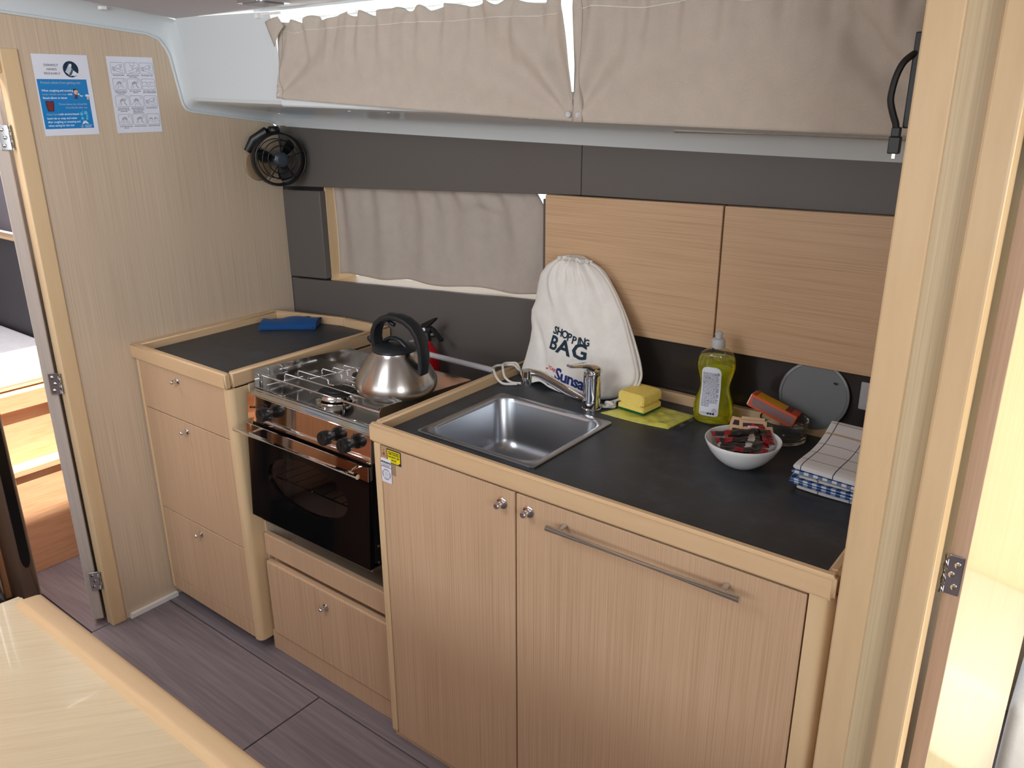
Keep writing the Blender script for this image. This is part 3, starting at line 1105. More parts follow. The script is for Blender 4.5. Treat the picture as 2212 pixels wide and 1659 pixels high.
# ================================================================ SINK CABINET
sc_ = thing('sink_cabinet', 'long oak cabinet under the sink with two cupboard doors', 'cabinet', (1.58, 0.3, 0.0))
obj('carcass', box(NB(), 1.0625, 2.11, 0.024, 0.045, 0.022, 0.852), M['dark'], sc_)
obj('carcass_side', box(NB(), 1.0625, 1.078, 0.045, 0.59, 0.0, 0.852), M['oak_cool'], sc_)
obj('toe_board', box(NB(), 1.0645, 2.11, 0.012, 0.024, 0.0, 0.022), M['oak'], sc_)
obj('edge_stile', box(NB(), 1.0620, 1.0845, 0.0, 0.024, 0.022, 0.853, 0.006, 3), M['beech'], sc_)
cd = obj('cupboard_door', box(NB(), 1.0875, 1.4775, 0.0, 0.021, 0.024, 0.8475, 0.0015, 1), M['oak'], sc_, label='narrow left cupboard door with chrome knob')
knob(cd, 1.4455, 0.0, 0.8146, 0.0110)
cd2 = obj('cupboard_door', box(NB(), 1.4815, 2.0690, 0.0, 0.021, 0.024, 0.8475, 0.0015, 1), M['oak'], sc_, label='wide right cupboard door with long bar handle')
knob(cd2, 1.5132, 0.0, 0.8164, 0.0110)
hb = NB()
tube(hb, [(1.5795, -0.032, 0.8165), (1.9725, -0.032, 0.8165)], 0.0062, 18)
hh = obj('bar_handle', hb, M['handlesteel'], cd2, True, 'long satin steel bar handle')
for x in (1.6031, 1.9375):
    tube_b = tube(NB(), [(x, 0.0, 0.8145), (x, -0.032, 0.8160)], 0.0052, 14)
    b2 = bpy.data.objects
    obj('handle_post', tube_b, M['handlesteel'], cd2, True)
rstile(2.0725, 2.1120, -0.001, 0.045, 0.0, 0.853, sc_, 0.030, 'corner_post')

# stickers on the left cupboard door


def front(x0, y0, z0):
    return lambda a, b: (x0+a, y0, z0+b)


st = obj('warning_sticker', box(NB(), 1.1085, 1.1535, -0.0006, -0.0001, 0.8115, 0.8470), M['ink'])
tag(st, 'yellow attention sticker about the gas shut off valve on the cupboard door', 'sticker')
b = NB()
put_poly(b, [(0.0025, 0.0025), (0.035, 0.0025), (0.0425, 0.008), (0.0425, 0.033), (0.0025, 0.033)], front(1.1085, -0.0010, 0.8115))
obj('yellow_field', b, M['yellow'], st)
b = NB()
put_rect(b, 0.0055, 0.0395, 0.0225, 0.0305, front(1.1085, -0.0014, 0.8115))
obj('black_band', b, M['ink'], st)
b = NB()
put_text(b, 'ATTENTION', 0.0072, front(1.1085, -0.0018, 0.8115), 0.0225, 0.0240, 'CENTER', 0.0002, 0, 0.95)
obj('band_lettering', b, M['yellow'], st)
b = NB()
put_text(b, 'GAS SHUT OFF', 0.0058, front(1.1085, -0.0014, 0.8115), 0.0222, 0.0155, 'CENTER', 0.0002, 0, 0.92)
put_text(b, 'VALVE', 0.0058, front(1.1085, -0.0014, 0.8115), 0.0222, 0.0080, 'CENTER', 0.0002)
put_rect(b, 0.0055, 0.032, 0.0046, 0.0052, front(1.1085, -0.0014, 0.8115))
obj('lettering', b, M['ink'], st)

s2 = obj('white_sticker', box(NB(), 1.0895, 1.1215, -0.0022, -0.0016, 0.7600, 0.8200), M['paper'])
tag(s2, 'white sticker with a round grey stamp below the yellow attention sticker', 'sticker')
fn = front(1.0895, -0.0026, 0.7600)
b = NB()
put_text(b, 'ARTELIANCE', 0.0062, fn, 0.016, 0.0488, 'CENTER', 0.0003, 0, 0.86)
obj('title_lettering', b, M['ink'], s2)
b = NB()
for k in range(3):
    put_rect(b, 0.003, 0.029-0.002*(k == 2), 0.0455-0.0020*k, 0.0463-0.0020*k, fn)
for k in range(28):
    a = 2*PI*k/28
    if k % 7 == 3:
        continue
    for r0, r1 in ((0.0105, 0.0132),):
        cx, cy = 0.016, 0.0205
        put_poly(b, [(cx+r0*math.cos(a), cy+r0*math.sin(a)), (cx+r1*math.cos(a), cy+r1*math.sin(a)), (cx+r1*math.cos(a+0.15), cy+r1*math.sin(a+0.15)), (cx+r0*math.cos(a+0.15), cy+r0*math.sin(a+0.15))], fn)
put_stroke(b, ellipse(0.016, 0.0205, 0.0145, 0.0145)+[(0.0305, 0.0205)], 0.0003, fn)
put_stroke(b, ellipse(0.016, 0.0205, 0.0088, 0.0088)+[(0.0248, 0.0205)], 0.0003, fn)
obj('stamp', b, M['line'], s2)
b = NB()
put_rect(b, 0.0, 0.032, 0.0385, 0.0402, fn)
for k, w in enumerate((0.005, 0.006, 0.005, 0.004)):
    put_rect(b, 0.016-w, 0.016+w, 0.0245-0.003*k, 0.0251-0.003*k, fn)
obj('red_lines', b, M['brown_print'], s2)

s3 = obj('gas_sticker', box(NB(), 1.0895, 1.1075, -0.0006, -0.0001, 0.8215, 0.8465), mat('tan_sticker', S(190, 155, 118), 0.4))
tag(s3, 'small tan sticker with a flame drawing left of the yellow sticker', 'sticker')
fn = front(1.0895, -0.0010, 0.8215)
b = NB()
put_stroke(b, [(0.0015, 0.0015), (0.0165, 0.0015), (0.0165, 0.0235), (0.0015, 0.0235), (0.0015, 0.0015)], 0.0003, fn)
put_stroke(b, [(0.009, 0.021), (0.0075, 0.017), (0.0065, 0.0145), (0.008, 0.012), (0.010, 0.012), (0.0115, 0.0145), (0.0105, 0.017), (0.009, 0.021)], 0.0006, fn)
put_poly(b, [(0.0065, 0.0115), (0.0115, 0.0115), (0.013, 0.008), (0.005, 0.008)], fn)
put_rect(b, 0.003, 0.015, 0.0058, 0.0068, fn)
put_rect(b, 0.005, 0.013, 0.0036, 0.0043, fn)
obj('flame_drawing', b, M['brown_print'], s3)
tape = obj('tape_patch', box(NB(), 1.1225, 1.1345, -0.0005, -0.0001, 0.783, 0.8105), M['grey_sticker'])
tag(tape, 'small brownish grey adhesive patch right of the white sticker', 'tape')

# ================================================================ MAIN WORKTOP
wt = thing('worktop', 'long black worktop in a beech rim with inset sink', 'worktop', (1.58, 0.3, 0.855))
# surface with a hole for the sink
SX0, SX1, SY0, SY1 = 1.1425, 1.4785, 0.0615, 0.3790
bm = NB()
for x0, x1, y0, y1 in ((1.066, SX0+0.012, 0.004, 0.612), (SX1-0.012, 2.108, 0.004, 0.612), (SX0+0.012, SX1-0.012, 0.004, SY0+0.012), (SX0+0.012, SX1-0.012, SY1-0.012, 0.612)):
    box(bm, x0, x1, y0, y1, 0.857, 0.875)
obj('laminate_surface', bm, M['black_top'], wt)
rail([(1.0585, 0.001), (2.112, 0.001)], 0.021, 0.8545, 0.90, wt, M['beech_x'], 0.006)
rail([(1.0685, 0.012), (1.0685, 0.606)], 0.021, 0.8550, 0.8997, wt, M['beech_y'], 0.005)
rail([(1.079, 0.600), (2.10, 0.600)], 0.022, 0.8550, 0.8997, wt, M['beech_x'])
rail([(2.1015, 0.012), (2.1015, 0.60)], 0.019, 0.8545, 0.8997, wt, M['beech_y'], 0.005)

# ---- sink
sk = thing('sink', 'square stainless steel sink set into the black worktop', 'sink', (1.31, 0.22, 0.876))


def rr_loop(x0, x1, y0, y1, r, n=6):
    return rrect(x0, x1, y0, y1, r, n)


loops = [(SX0, SX1, SY0, SY1, 0.012, 0.8755), (SX0, SX1, SY0, SY1, 0.012, 0.8785), (SX0+0.002, SX1-0.002, SY0+0.002, SY1-0.002, 0.012, 0.8800),
         (SX0+0.014, SX1-0.014, SY0+0.014, SY1-0.014, 0.026, 0.8796), (SX0+0.017, SX1-0.017, SY0+0.017, SY1-0.017, 0.040, 0.8780), (SX0+0.019, SX1-0.019, SY0+0.019, SY1-0.019, 0.042, 0.870),
         (SX0+0.028, SX1-0.028, SY0+0.028, SY1-0.028, 0.045, 0.775), (SX0+0.034, SX1-0.034, SY0+0.034, SY1-0.034, 0.045, 0.755), (SX0+0.050, SX1-0.050, SY0+0.050, SY1-0.050, 0.04, 0.744), (SX0+0.075, SX1-0.075, SY0+0.075, SY1-0.075, 0.03, 0.741)]
bm = NB()
prev = None
for x0, x1, y0, y1, r, z in loops:
    ring = [bm.verts.new((x, y, z)) for x, y in rr_loop(x0, x1, y0, y1, r)]
    if prev:
        n = len(ring)
        for k in range(n):
            bm.faces.new((prev[k], prev[(k+1) % n], ring[(k+1) % n], ring[k]))
    prev = ring
bm.faces.new(prev)
o = obj('basin', bm, M['sinksteel'], sk, True, angle=50, recalc=False)
b = NB()
lathe(b, [(0, 0.001), (0.018, 0.001), (0.024, 0.003), (0.036, 0.0025), (0.038, 0.0)], 28, (1.31, 0.235, 0.7412))
obj('drain', b, M['chrome'], sk, True)

# ---- mixer tap
tp = thing('mixer_tap', 'chrome single lever mixer tap behind the sink', 'tap', (1.385, 0.43, 0.876))
b = NB()
lathe(b, [(0, 0), (0.0245, 0), (0.0245, 0.003), (0.0225, 0.005), (0.0220, 0.022), (0.0215, 0.0225), (0.0220, 0.023), (0.0218, 0.078), (0.0212, 0.0785), (0.0218, 0.079), (0.0222, 0.088), (0.0215, 0.094), (0, 0.096)], 32, (1.385, 0.43, 0.8755))
obj('body', b, M['chrome'], tp, True)
b = NB()
tube(b, [(1.385, 0.43, 0.897), (1.368, 0.408, 0.905), (1.345, 0.378, 0.929), (1.325, 0.352, 0.953), (1.312, 0.335, 0.968), (1.304, 0.325, 0.976), (1.296, 0.314, 0.981), (1.288, 0.304, 0.983), (1.283, 0.297, 0.982)], [0.013, 0.0135, 0.0135, 0.013, 0.0125, 0.012, 0.0115, 0.0115, 0.0105], 16, True, (1.0, 0.85))
obj('spout', b, M['chrome'], tp, True)
b = NB()
lathe(b, [(0, 0.0), (0.0105, 0.0), (0.0118, 0.002), (0.0118, 0.018), (0.0112, 0.0185), (0.0120, 0.019), (0.0120, 0.034), (0.009, 0.037), (0, 0.037)], 24, (1.2845, 0.2985, 0.9545))
obj('nozzle', b, M['chrome'], tp, True)
b = NB()
# lever: domed cap that runs out into a flat handle
secs = []
dirv = Vector((-0.26, -0.965, 0)).normalized()
sid = Vector((-dirv.y, dirv.x, 0))
base = Vector((1.385, 0.43, 0.0))
for t, w, zt, zb in ((-0.0225, 0.010, 0.982, 0.966), (-0.016, 0.019, 0.990, 0.9655), (0.0, 0.0225, 0.995, 0.9655), (0.014, 0.0205, 0.9975, 0.972), (0.026, 0.014, 0.999, 0.984), (0.045, 0.009, 1.000, 0.990), (0.062, 0.0085, 1.002, 0.993), (0.074, 0.0095, 1.005, 0.996), (0.079, 0.006, 1.005, 0.999)):
    c0 = base+dirv*t
    zm, zh = (zt+zb)/2, (zt-zb)/2
    secs.append([b.verts.new((c0.x+sid.x*w*math.cos(2*PI*k/14), c0.y+sid.y*w*math.cos(2*PI*k/14), zm+zh*math.sin(2*PI*k/14))) for k in range(14)])
for a, c in zip(secs[:-1], secs[1:]):
    for k in range(14):
        b.faces.new((a[k], a[(k+1) % 14], c[(k+1) % 14], c[k]))
b.faces.new(list(reversed(secs[0])))
b.faces.new(secs[-1])
obj('lever', b, M['chrome'], tp, True)

# ================================================================ WALL LOCKER DOORS
for x0, x1, lab in ((1.1225, 1.6155, 'oak wall locker door behind the shopping bag'), (1.6195, 2.115, 'oak wall locker door above the grey disc, next to the right partition')):
    k = thing('wall_locker', lab, 'locker', ((x0+x1)/2, 0.61, 1.2))
    zt0, zt1 = 1.3602+0.012*(x0-1.12)/0.85, 1.3602+0.012*(x1-1.12)/0.85
    b = NB()
    prism(b, [(x0, 1.0265+0.012*(x0-1.3)), (x1, 1.0265+0.012*(x1-1.3)), (x1, zt1), (x0, zt0)], 'y', 0.594, 0.6125)
    bmesh.ops.bevel(b, geom=b.edges[:], offset=0.0012, segments=1, affect='EDGES')
    obj('door', b, M['oak_h'], k)
    obj('body', box(NB(), x0+0.004, x1-0.004, 0.613, 0.632, 1.063, 1.3585), M['dark'], k)

# socket plate and grey disc under the lockers
so = thing('wall_socket', 'pale grey socket plate on the wall under the right locker', 'socket', (1.985, 0.61, 0.985))
obj('plate', box(NB(), 1.9575, 2.02, 0.606, 0.6125, 0.9535, 1.0165, 0.003), M['socketw'], so)
obj('insert', box(NB(), 1.967, 2.011, 0.604, 0.607, 0.963, 1.007, 0.002), M['socketw'], so)
dc = thing('grey_disc', 'round grey frosted disc leaning on the wall beside the socket', 'disc', (1.863, 0.60, 0.90))
ax = axis_to((0.05, -1, 0.16))
b = NB()
lathe(b, [(0, -0.002), (0.0755, -0.002), (0.0775, 0.0), (0.0765, 0.002), (0.071, 0.0024), (0.0700, 0.0012), (0, 0.0012)], 56, (1.8630, 0.5985, 0.9775-0.0115), ax)
obj('disc_body', b, M['discgrey'], dc, True)
b = NB()
put_poly(b, [(0.038, 0.036), (0.044, 0.033), (0.048, 0.036), (0.0465, 0.039), (0.043, 0.0365), (0.040, 0.0395)], lambda x, y: tuple(Vector((1.8630, 0.5985, 0.966))+Vector((x, 0, y))+Vector((0, -0.0035-0.01*0, 0))+Vector((0, 0.16*y-0.0, 0))))
obj('dark_chip', b, M['ink'], dc)


# ================================================================ GAS COOKER (swings on gimbals, hangs slightly tilted)
TILT = math.atan(0.0647)
ck = thing('gas_cooker', 'steel gas cooker with black glass oven door hanging between the cabinets', 'cooker', (0.5405, 0.025, 0.848), None, (-TILT, 0, 0))
W = 0.488


def L(name, bm, m, parent=None, smooth=False, label=None, angle=40):
    return obj(name, bm, m, parent or ck, smooth, label, angle)


L('control_panel', box(NB(), 0, W, 0.0, 0.012, -0.0745, 0.0, 0.0012, 1), M['mirror'], label='mirror polished steel control panel')
# hob deck with rolled front lip
b = NB()
prof = [(0.001, -0.002), (0.001, 0.0015), (0.004, 0.0030), (0.007, 0.0015), (0.011, 0.0045), (0.016, 0.0070), (0.021, 0.0065), (0.025, 0.0090), (0.029, 0.0088), (0.033, 0.0062), (0.045, 0.0045), (0.345, 0.0045), (0.362, 0.0065)]
ra = [b.verts.new((0.001, y, z)) for y, z in prof]
rb = [b.verts.new((W-0.001, y, z)) for y, z in prof]
for i in range(len(prof)-1):
    b.faces.new((ra[i], rb[i], rb[i+1], ra[i+1]))
L('hob_deck', b, M['steel'], smooth=True, angle=30)
b = NB()
box(b, 0.0, 0.0014, 0.027, 0.363, 0.0, 0.0615)
L('side_guard', b, M['steel'])
b = NB()
p = [(0.050, 0.0), (0.363, 0.0), (0.363, 0.0615), (0.042, 0.0615), (0.033, 0.058), (0.029, 0.050), (0.029, 0.0)]
prism(b, p, 'x', W-0.0014, W)
L('side_guard', b, M['steel'])
L('back_guard', box(NB(), 0.0, W, 0.3625, 0.364, 0.0, 0.0615), M['steel'])
# oven shell
b = NB()
box(b, 0.004, 0.010, 0.012, 0.36, -0.352, 0.0)
box(b, W-0.010, W-0.004, 0.012, 0.36, -0.352, 0.0)
box(b, 0.004, W-0.004, 0.35, 0.36, -0.352, 0.0)
box(b, 0.004, W-0.004, 0.012, 0.36, -0.07, -0.062)
box(b, 0.004, W-0.004, 0.012, 0.36, -0.352, -0.345)
L('oven_shell', b, M['enamel'])
for z in (-0.30, -0.345):
    s = NB()
    lathe(s, [(0, 0), (0.0045, 0), (0.004, 0.0015), (0, 0.002)], 12, (W-0.004, 0.024, z+0.0), axis_to((1, 0, 0)))
    L('side_screw', s, M['steel'], smooth=True)
# door: upper steel strip and black glass with an oval pane
dr = L('oven_door', NB(), M['ovenglass'], label='black glass oven door with oval pane and steel strip')
b = NB()
ex, ez, ea, eb_ = 0.247, -0.205, 0.160, 0.070
X0, X1, Z0, Z1 = 0.004, W-0.002, -0.3545, -0.082
N = 48
inn, out = [], []
for k in range(N):
    a = 2*PI*k/N
    c, s = math.cos(a), math.sin(a)
    inn.append((ex+ea*c, ez+eb_*s))
    # push to rectangle
    tx = ((X1-ex) if c > 0 else (X0-ex))/c if abs(c) > 1e-6 else 1e9
    tz = ((Z1-ez) if s > 0 else (Z0-ez))/s if abs(s) > 1e-6 else 1e9
    t = min(tx, tz)
    out.append((ex+t*c, ez+t*s))
for kx, kz in ((X0, Z0), (X0, Z1), (X1, Z0), (X1, Z1)):
    j = min(range(N), key=lambda q: (out[q][0]-kx)**2+(out[q][1]-kz)**2)
    out[j] = (kx, kz)
rings = []
for y in (-0.006, 0.006):
    rings.append(([b.verts.new((x, y, z)) for x, z in out], [b.verts.new((x, y, z)) for x, z in inn]))
for k in range(N):
    k2 = (k+1) % N
    (fo, fi), (bo, bi) = rings
    b.faces.new((fo[k], fo[k2], fi[k2], fi[k]))
    b.faces.new((bo[k2], bo[k], bi[k], bi[k2]))
    b.faces.new((fo[k2], fo[k], bo[k], bo[k2]))
    b.faces.new((fi[k], fi[k2], bi[k2], bi[k]))
bmesh.ops.recalc_face_normals(b, faces=b.faces[:])
b.to_mesh(dr.data)
b.free()
b = NB()
prism(b, [(ex+ea*1.02*math.cos(2*PI*k/48), ez+eb_*1.02*math.sin(2*PI*k/48)) for k in range(48)], 'y', -0.0045, 0.004)
obj('oval_pane', b, M['ovenpane'], dr, False)
obj('top_strip', box(NB(), 0.003, W-0.001, -0.0085, 0.006, -0.1175, -0.0805, 0.001, 1), M['mirror'], dr)
hbx = NB()
tube(hbx, [(0.003, -0.046, -0.0895), (W+0.004, -0.046, -0.0895)], 0.0066, 20)
hd = obj('door_handle', hbx, M['chrome'], dr, True)
for x in (0.062, W-0.038):
    obj('handle_arm', tube(NB(), [(x, -0.0085, -0.0870), (x, -0.046, -0.0895)], 0.0042, 14), M['chrome'], hd if False else dr, True)
L('bottom_strip', box(NB(), 0.035, W-0.004, 0.004, 0.05, -0.366, -0.3555, 0.001, 1), M['satin'])
# oven inside
b = NB()
box(b, 0.011, W-0.011, 0.345, 0.349, -0.343, -0.072)
box(b, 0.0105, 0.012, 0.013, 0.345, -0.343, -0.072)
box(b, W-0.012, W-0.0105, 0.013, 0.345, -0.343, -0.072)
box(b, 0.011, W-0.011, 0.013, 0.345, -0.344, -0.340)
L('oven_lining', b, M['ovenin'])
b = NB()
for k in range(12):
    x = 0.03+k*(W-0.06)/11
    tube(b, [(x, 0.03, -0.232), (x, 0.335, -0.232)], 0.0014, 6)
for y in (0.03, 0.335):
    tube(b, [(0.016, y, -0.232), (W-0.016, y, -0.232)], 0.0028, 8)
L('oven_rack', b, M['chrome'], smooth=True)
b = NB()
tube(b, [(0.02, 0.10, -0.11), (0.02, 0.10, -0.30)], 0.0018, 6)
for k in range(6):
    z = -0.125-0.026*k
    tube(b, [(0.02, 0.10, z), (0.02, 0.2, z)], 0.0016, 6)
    lathe(b, [(0, 0), (0.0035, 0), (0.0035, 0.012), (0, 0.012)], 8, (0.0125, 0.2, z), axis_to((1, 0, 0)))
L('rack_runner', b, M['chrome'], smooth=True)
# knobs
for x, z, lab in ((0.102, -0.0325, 'left black control knob'), (0.349, -0.0345, 'middle black control knob'), (0.4205, -0.0355, 'right black control knob')):
    k = NB()
    lathe(k, [(0, 0.0), (0.0125, 0.0), (0.0135, 0.004), (0.0165, 0.010), (0.0185, 0.014), (0.0185, 0.031), (0.0165, 0.0345), (0, 0.0350)], 28, (x, 0.0, z), axis_to((0, -1, 0)))
    kk = L('control_knob', k, M['black'], smooth=True)
    obj('pointer', box(NB(), x-0.0012, x+0.0012, -0.0362, -0.0345, z, z+0.015), M['black'], kk)
for x, z in ((0.115, -0.008), (0.43, -0.01)):
    k = NB()
    lathe(k, [(0, 0), (0.0018, 0), (0.0018, 0.001), (0, 0.001)], 10, (x, 0, z), axis_to((0, -1, 0)))
    L('panel_hole', k, M['black'])
# burners
for x, y, r, lab in ((0.230, 0.118, 0.047, 0), (0.395, 0.175, 0.040, 1), (0.165, 0.272, 0.032, 2)):
    b = NB()
    lathe(b, [(0, 0.0), (r*1.18, 0.0), (r*1.15, 0.003), (r*0.9, 0.006), (r*0.80, 0.016), (r*0.80, 0.020)], 32, (x, y, 0.005))
    bu = L('burner', b, M['steel'], smooth=True)
    b = NB()
    lathe(b, [(0, 0.020), (r*0.98, 0.020), (r*1.0, 0.023), (r*0.98, 0.0265), (r*0.70, 0.0265), (r*0.66, 0.030), (0, 0.031)], 32, (x, y, 0.005))
    obj('burner_cap', b, M['enamel'], bu, True)
    b = NB()
    tube(b, [(x+r*1.05, y-r*0.4, 0.006), (x+r*1.05, y-r*0.4, 0.022)], 0.0028, 8)
    obj('igniter', b, M['steel'], bu, True)
# wire pot rack
gz = 0.042
wr_ = L('pot_rack', NB(), M['chrome'], label='bent chrome wire pot rack')
b = NB()


def wire(y, xl, xr, drop_l=0.036, drop_r=0.036, r=0.0021, zt=gz):
    p = [(xl, y, zt-drop_l), (xl, y, zt-0.006), (xl+0.002, y, zt-0.002), (xl+0.006, y, zt), (xr-0.006, y, zt), (xr-0.002, y, zt-0.002), (xr, y, zt-0.006), (xr, y, zt-drop_r)]
    tube(b, p, r, 8)


wire(0.047, 0.006, W-0.004, 0.036, 0.02, 0.0026)
wire(0.100, 0.036, W-0.012, 0.020, 0.018)
for y, xl, xa, xb in ((0.145, 0.036, 0.165, 0.225), (0.205, 0.066, 0.150, 0.215), (0.235, 0.078, 0.140, 0.205), (0.272, 0.080, 0.140, 0.205)):
    p = [(xl, y, gz-0.020), (xl, y, gz-0.005), (xl+0.005, y, gz), (xa-0.004, y, gz), (xa, y, gz-0.004), (xa, y, gz-0.011), (xa+0.003, y, gz-0.013), (xb-0.003, y, gz-0.013), (xb, y, gz-0.011), (xb, y, gz-0.004), (xb+0.004, y, gz), (W-0.016, y, gz), (W-0.012, y, gz-0.005), (W-0.012, y, gz-0.020)]
    tube(b, p, 0.0021, 8)
tube(b, [(0.036, 0.040, gz-0.020), (0.036, 0.160, gz-0.020)], 0.0021, 8)
tube(b, [(0.070, 0.160, gz-0.020), (0.078, 0.300, gz-0.020)], 0.0021, 8)
tube(b, [(W-0.012, 0.047, gz-0.020), (W-0.012, 0.300, gz-0.020)], 0.0021, 8)
bmesh.ops.recalc_face_normals(b, faces=b.faces[:])
b.to_mesh(wr_.data)
b.free()
for p_ in wr_.data.polygons:
    p_.use_smooth = True
# lighting lever at the left of the panel, gimbal pins
b = NB()
tube(b, [(0.075, 0.0, -0.034), (0.070, -0.012, -0.036), (0.069, -0.013, -0.024), (0.052, -0.016, -0.0235)], 0.0018, 8)
tube(b, [(0.056, -0.0155, -0.0235), (0.040, -0.018, -0.0265)], 0.0030, 8)
L('latch_wire', b, M['black'], smooth=True)
L('gimbal_pin', tube(NB(), [(-0.035, 0.16, -0.06), (0.0, 0.16, -0.06)], 0.008, 12), M['satin'], smooth=True)
L('gimbal_pin', tube(NB(), [(W, 0.16, -0.06), (W+0.030, 0.16, -0.06)], 0.008, 12), M['satin'], smooth=True)
# small black latch lever below the door
lv = obj('oven_catch', box(NB(), 0.755, 0.790, 0.062, 0.078, 0.3305, 0.3420, 0.004), M['black'])
tag(lv, 'small black catch lying in the bay below the oven door', 'catch')

# grab rail and fire extinguisher behind the cooker
gr = obj('grab_rail', tube(NB(), [(0.685, 0.612, 0.9035), (0.687, 0.47, 0.9035), (0.693, 0.456, 0.9035), (0.707, 0.45, 0.9035), (1.057, 0.45, 0.9035)], 0.008, 18), M['alu'], None, True)
tag(gr, 'grey metal rail crossing the bay behind the cooker', 'rail')
fx = thing('fire_extinguisher', 'small red fire extinguisher with black handle behind the kettle', 'extinguisher', (0.721, 0.545, 0.6))
b = NB()
lathe(b, [(0, 0.58), (0.032, 0.58), (0.036, 0.585), (0.036, 0.84), (0.035, 0.855), (0.031, 0.872), (0.022, 0.886), (0.013, 0.896), (0.0115, 0.915), (0, 0.915)], 32, (0.721, 0.545, 0))
obj('cylinder', b, M['red'], fx, True)
b = NB()
lathe(b, [(0, 0.907), (0.0135, 0.907), (0.0135, 0.920), (0.011, 0.923), (0.011, 0.938), (0, 0.938)], 20, (0.721, 0.545, 0))
box(b, 0.704, 0.740, 0.537, 0.553, 0.930, 0.948, 0.003)
obj('valve', b, M['black'], fx, True)
b = NB()
prism(b, [(0.701, 0.948), (0.718, 0.944), (0.734, 0.954), (0.758, 0.975), (0.763, 0.981), (0.759, 0.983), (0.731, 0.969), (0.708, 0.957)], 'y', 0.538, 0.552)
obj('lever', b, M['black'], fx)
b = NB()
prism(b, [(0.728, 0.948), (0.742, 0.944), (0.778, 0.912), (0.784, 0.914), (0.784, 0.920), (0.751, 0.948), (0.736, 0.953)], 'y', 0.539, 0.551)
obj('carry_handle', b, M['black'], fx)
b = NB()
lathe(b, [(0, 0), (0.0055, 0), (0.0055, 0.003), (0, 0.004)], 16, (0.7185, 0.5375, 0.942), axis_to((0.2, -1, 0)))
obj('pressure_gauge', b, M['paper'], fx, True)
b = NB()
vs = grid(b, 10, 1, lambda u, v: (0.721+0.0364*math.cos(R(-100+90*u)), 0.545+0.0364*math.sin(R(-100+90*u)), 0.70+0.12*v))
obj('label_band', b, M['red'], fx, True)
b = NB()
for k in range(5):
    for u0, u1 in ((0.45, 0.62), (0.66, 0.95)):
        if k == 2:
            u0 += 0.05
        f = lambda u, z: (0.721+0.0367*math.cos(R(-100+90*u)), 0.545+0.0367*math.sin(R(-100+90*u)), z)
        z = 0.805-0.011*k
        b.faces.new([b.verts.new(f(u0, z)), b.verts.new(f(u1, z)), b.verts.new(f(u1, z+0.0035)), b.verts.new(f(u0, z+0.0035))])
obj('label_print', b, M['print_white'], fx)

# ================================================================ KETTLE
ke = local_thing('kettle', 'brushed steel whistling kettle with black arched handle on the hob', 'kettle', (0.950, 0.192, 0.8800), math.atan2(0.10, 0.98))
b = NB()
lathe(b, [(0, 0.0), (0.074, 0.0), (0.078, 0.003), (0.080, 0.010), (0.088, 0.0135), (0.096, 0.020), (0.1020, 0.029), (0.1045, 0.039), (0.1035, 0.050), (0.0985, 0.063), (0.0900, 0.078), (0.0800, 0.093), (0.0700, 0.106), (0.0605, 0.117), (0.0550, 0.122), (0.0540, 0.1265), (0.051, 0.128), (0, 0.128)], 64)
obj('body', b, M['brushed'], ke, True)
b = NB()
lathe(b, [(0.050, 0.1262), (0.0560, 0.1262), (0.0570, 0.1290), (0.055, 0.1330), (0.044, 0.1390), (0.028, 0.1430), (0, 0.1445)], 48)
lid = obj('lid', b, M['kettleblack'], ke, True)
b = NB()
tube(b, [(-0.036, 0, 0.137), (-0.028, 0, 0.146), (-0.012, 0, 0.1545), (0.005, 0, 0.156), (0.022, 0, 0.1515), (0.036, 0, 0.142), (0.042, 0, 0.135)], 0.0075, 12, True, (1.0, 0.7))
obj('lid_grip', b, M['kettleblack'], lid, True)
b = NB()
hp = [(0.086, 0, 0.078), (0.090, 0, 0.098), (0.0915, 0, 0.125), (0.089, 0, 0.150), (0.081, 0, 0.174), (0.066, 0, 0.193), (0.046, 0, 0.2055), (0.022, 0, 0.2115), (-0.004, 0, 0.211), (-0.027, 0, 0.2035), (-0.045, 0, 0.190), (-0.055, 0, 0.171), (-0.0585, 0, 0.150), (-0.056, 0, 0.133), (-0.052, 0, 0.126)]
rows = []
for i, p in enumerate(hp):
    a = Vector(hp[max(0, i-1)]); c = Vector(hp[min(len(hp)-1, i+1)])
    d = (c-a).normalized()
    nn = Vector((d.z, 0, -d.x))
    t, w = 0.0085, 0.0185 if i > 1 else 0.0165
    ring = []
    for k in range(12):
        an = 2*PI*k/12
        cx, sx = math.cos(an), math.sin(an)
        ring.append(b.verts.new(Vector(p)+nn*t*math.copysign(abs(cx)**0.6, cx)+Vector((0, 1, 0))*w*math.copysign(abs(sx)**0.6, sx)))
    rows.append(ring)
for a, c in zip(rows[:-1], rows[1:]):
    for k in range(12):
        b.faces.new((a[k], a[(k+1) % 12], c[(k+1) % 12], c[k]))
b.faces.new(list(reversed(rows[0])))
b.faces.new(rows[-1])
hn = obj('handle', b, M['kettleblack'], ke, True)
obj('trigger', tube(NB(), [(-0.020, 0, 0.2), (-0.008, 0, 0.194), (0.004, 0, 0.190)], 0.0055, 10), M['kettleblack'], hn, True)
obj('thumb_button', box(NB(), -0.012, 0.008, -0.008, 0.008, 0.214, 0.2195, 0.002), M['kettleblack'], hn)
b = NB()
tube(b, [(-0.048, 0, 0.106), (-0.060, 0, 0.126), (-0.068, 0, 0.142)], [0.0170, 0.0135, 0.0120], 20)
spt = obj('spout', b, M['brushed'], ke, True)
b = NB()
tube(b, [(-0.0655, 0, 0.137), (-0.0690, 0, 0.1435), (-0.0735, 0, 0.151), (-0.0745, 0, 0.1535)], [0.0128, 0.0145, 0.0135, 0.009], 20)
obj('whistle_cap', b, M['kettleblack'], spt, True)
b = NB()
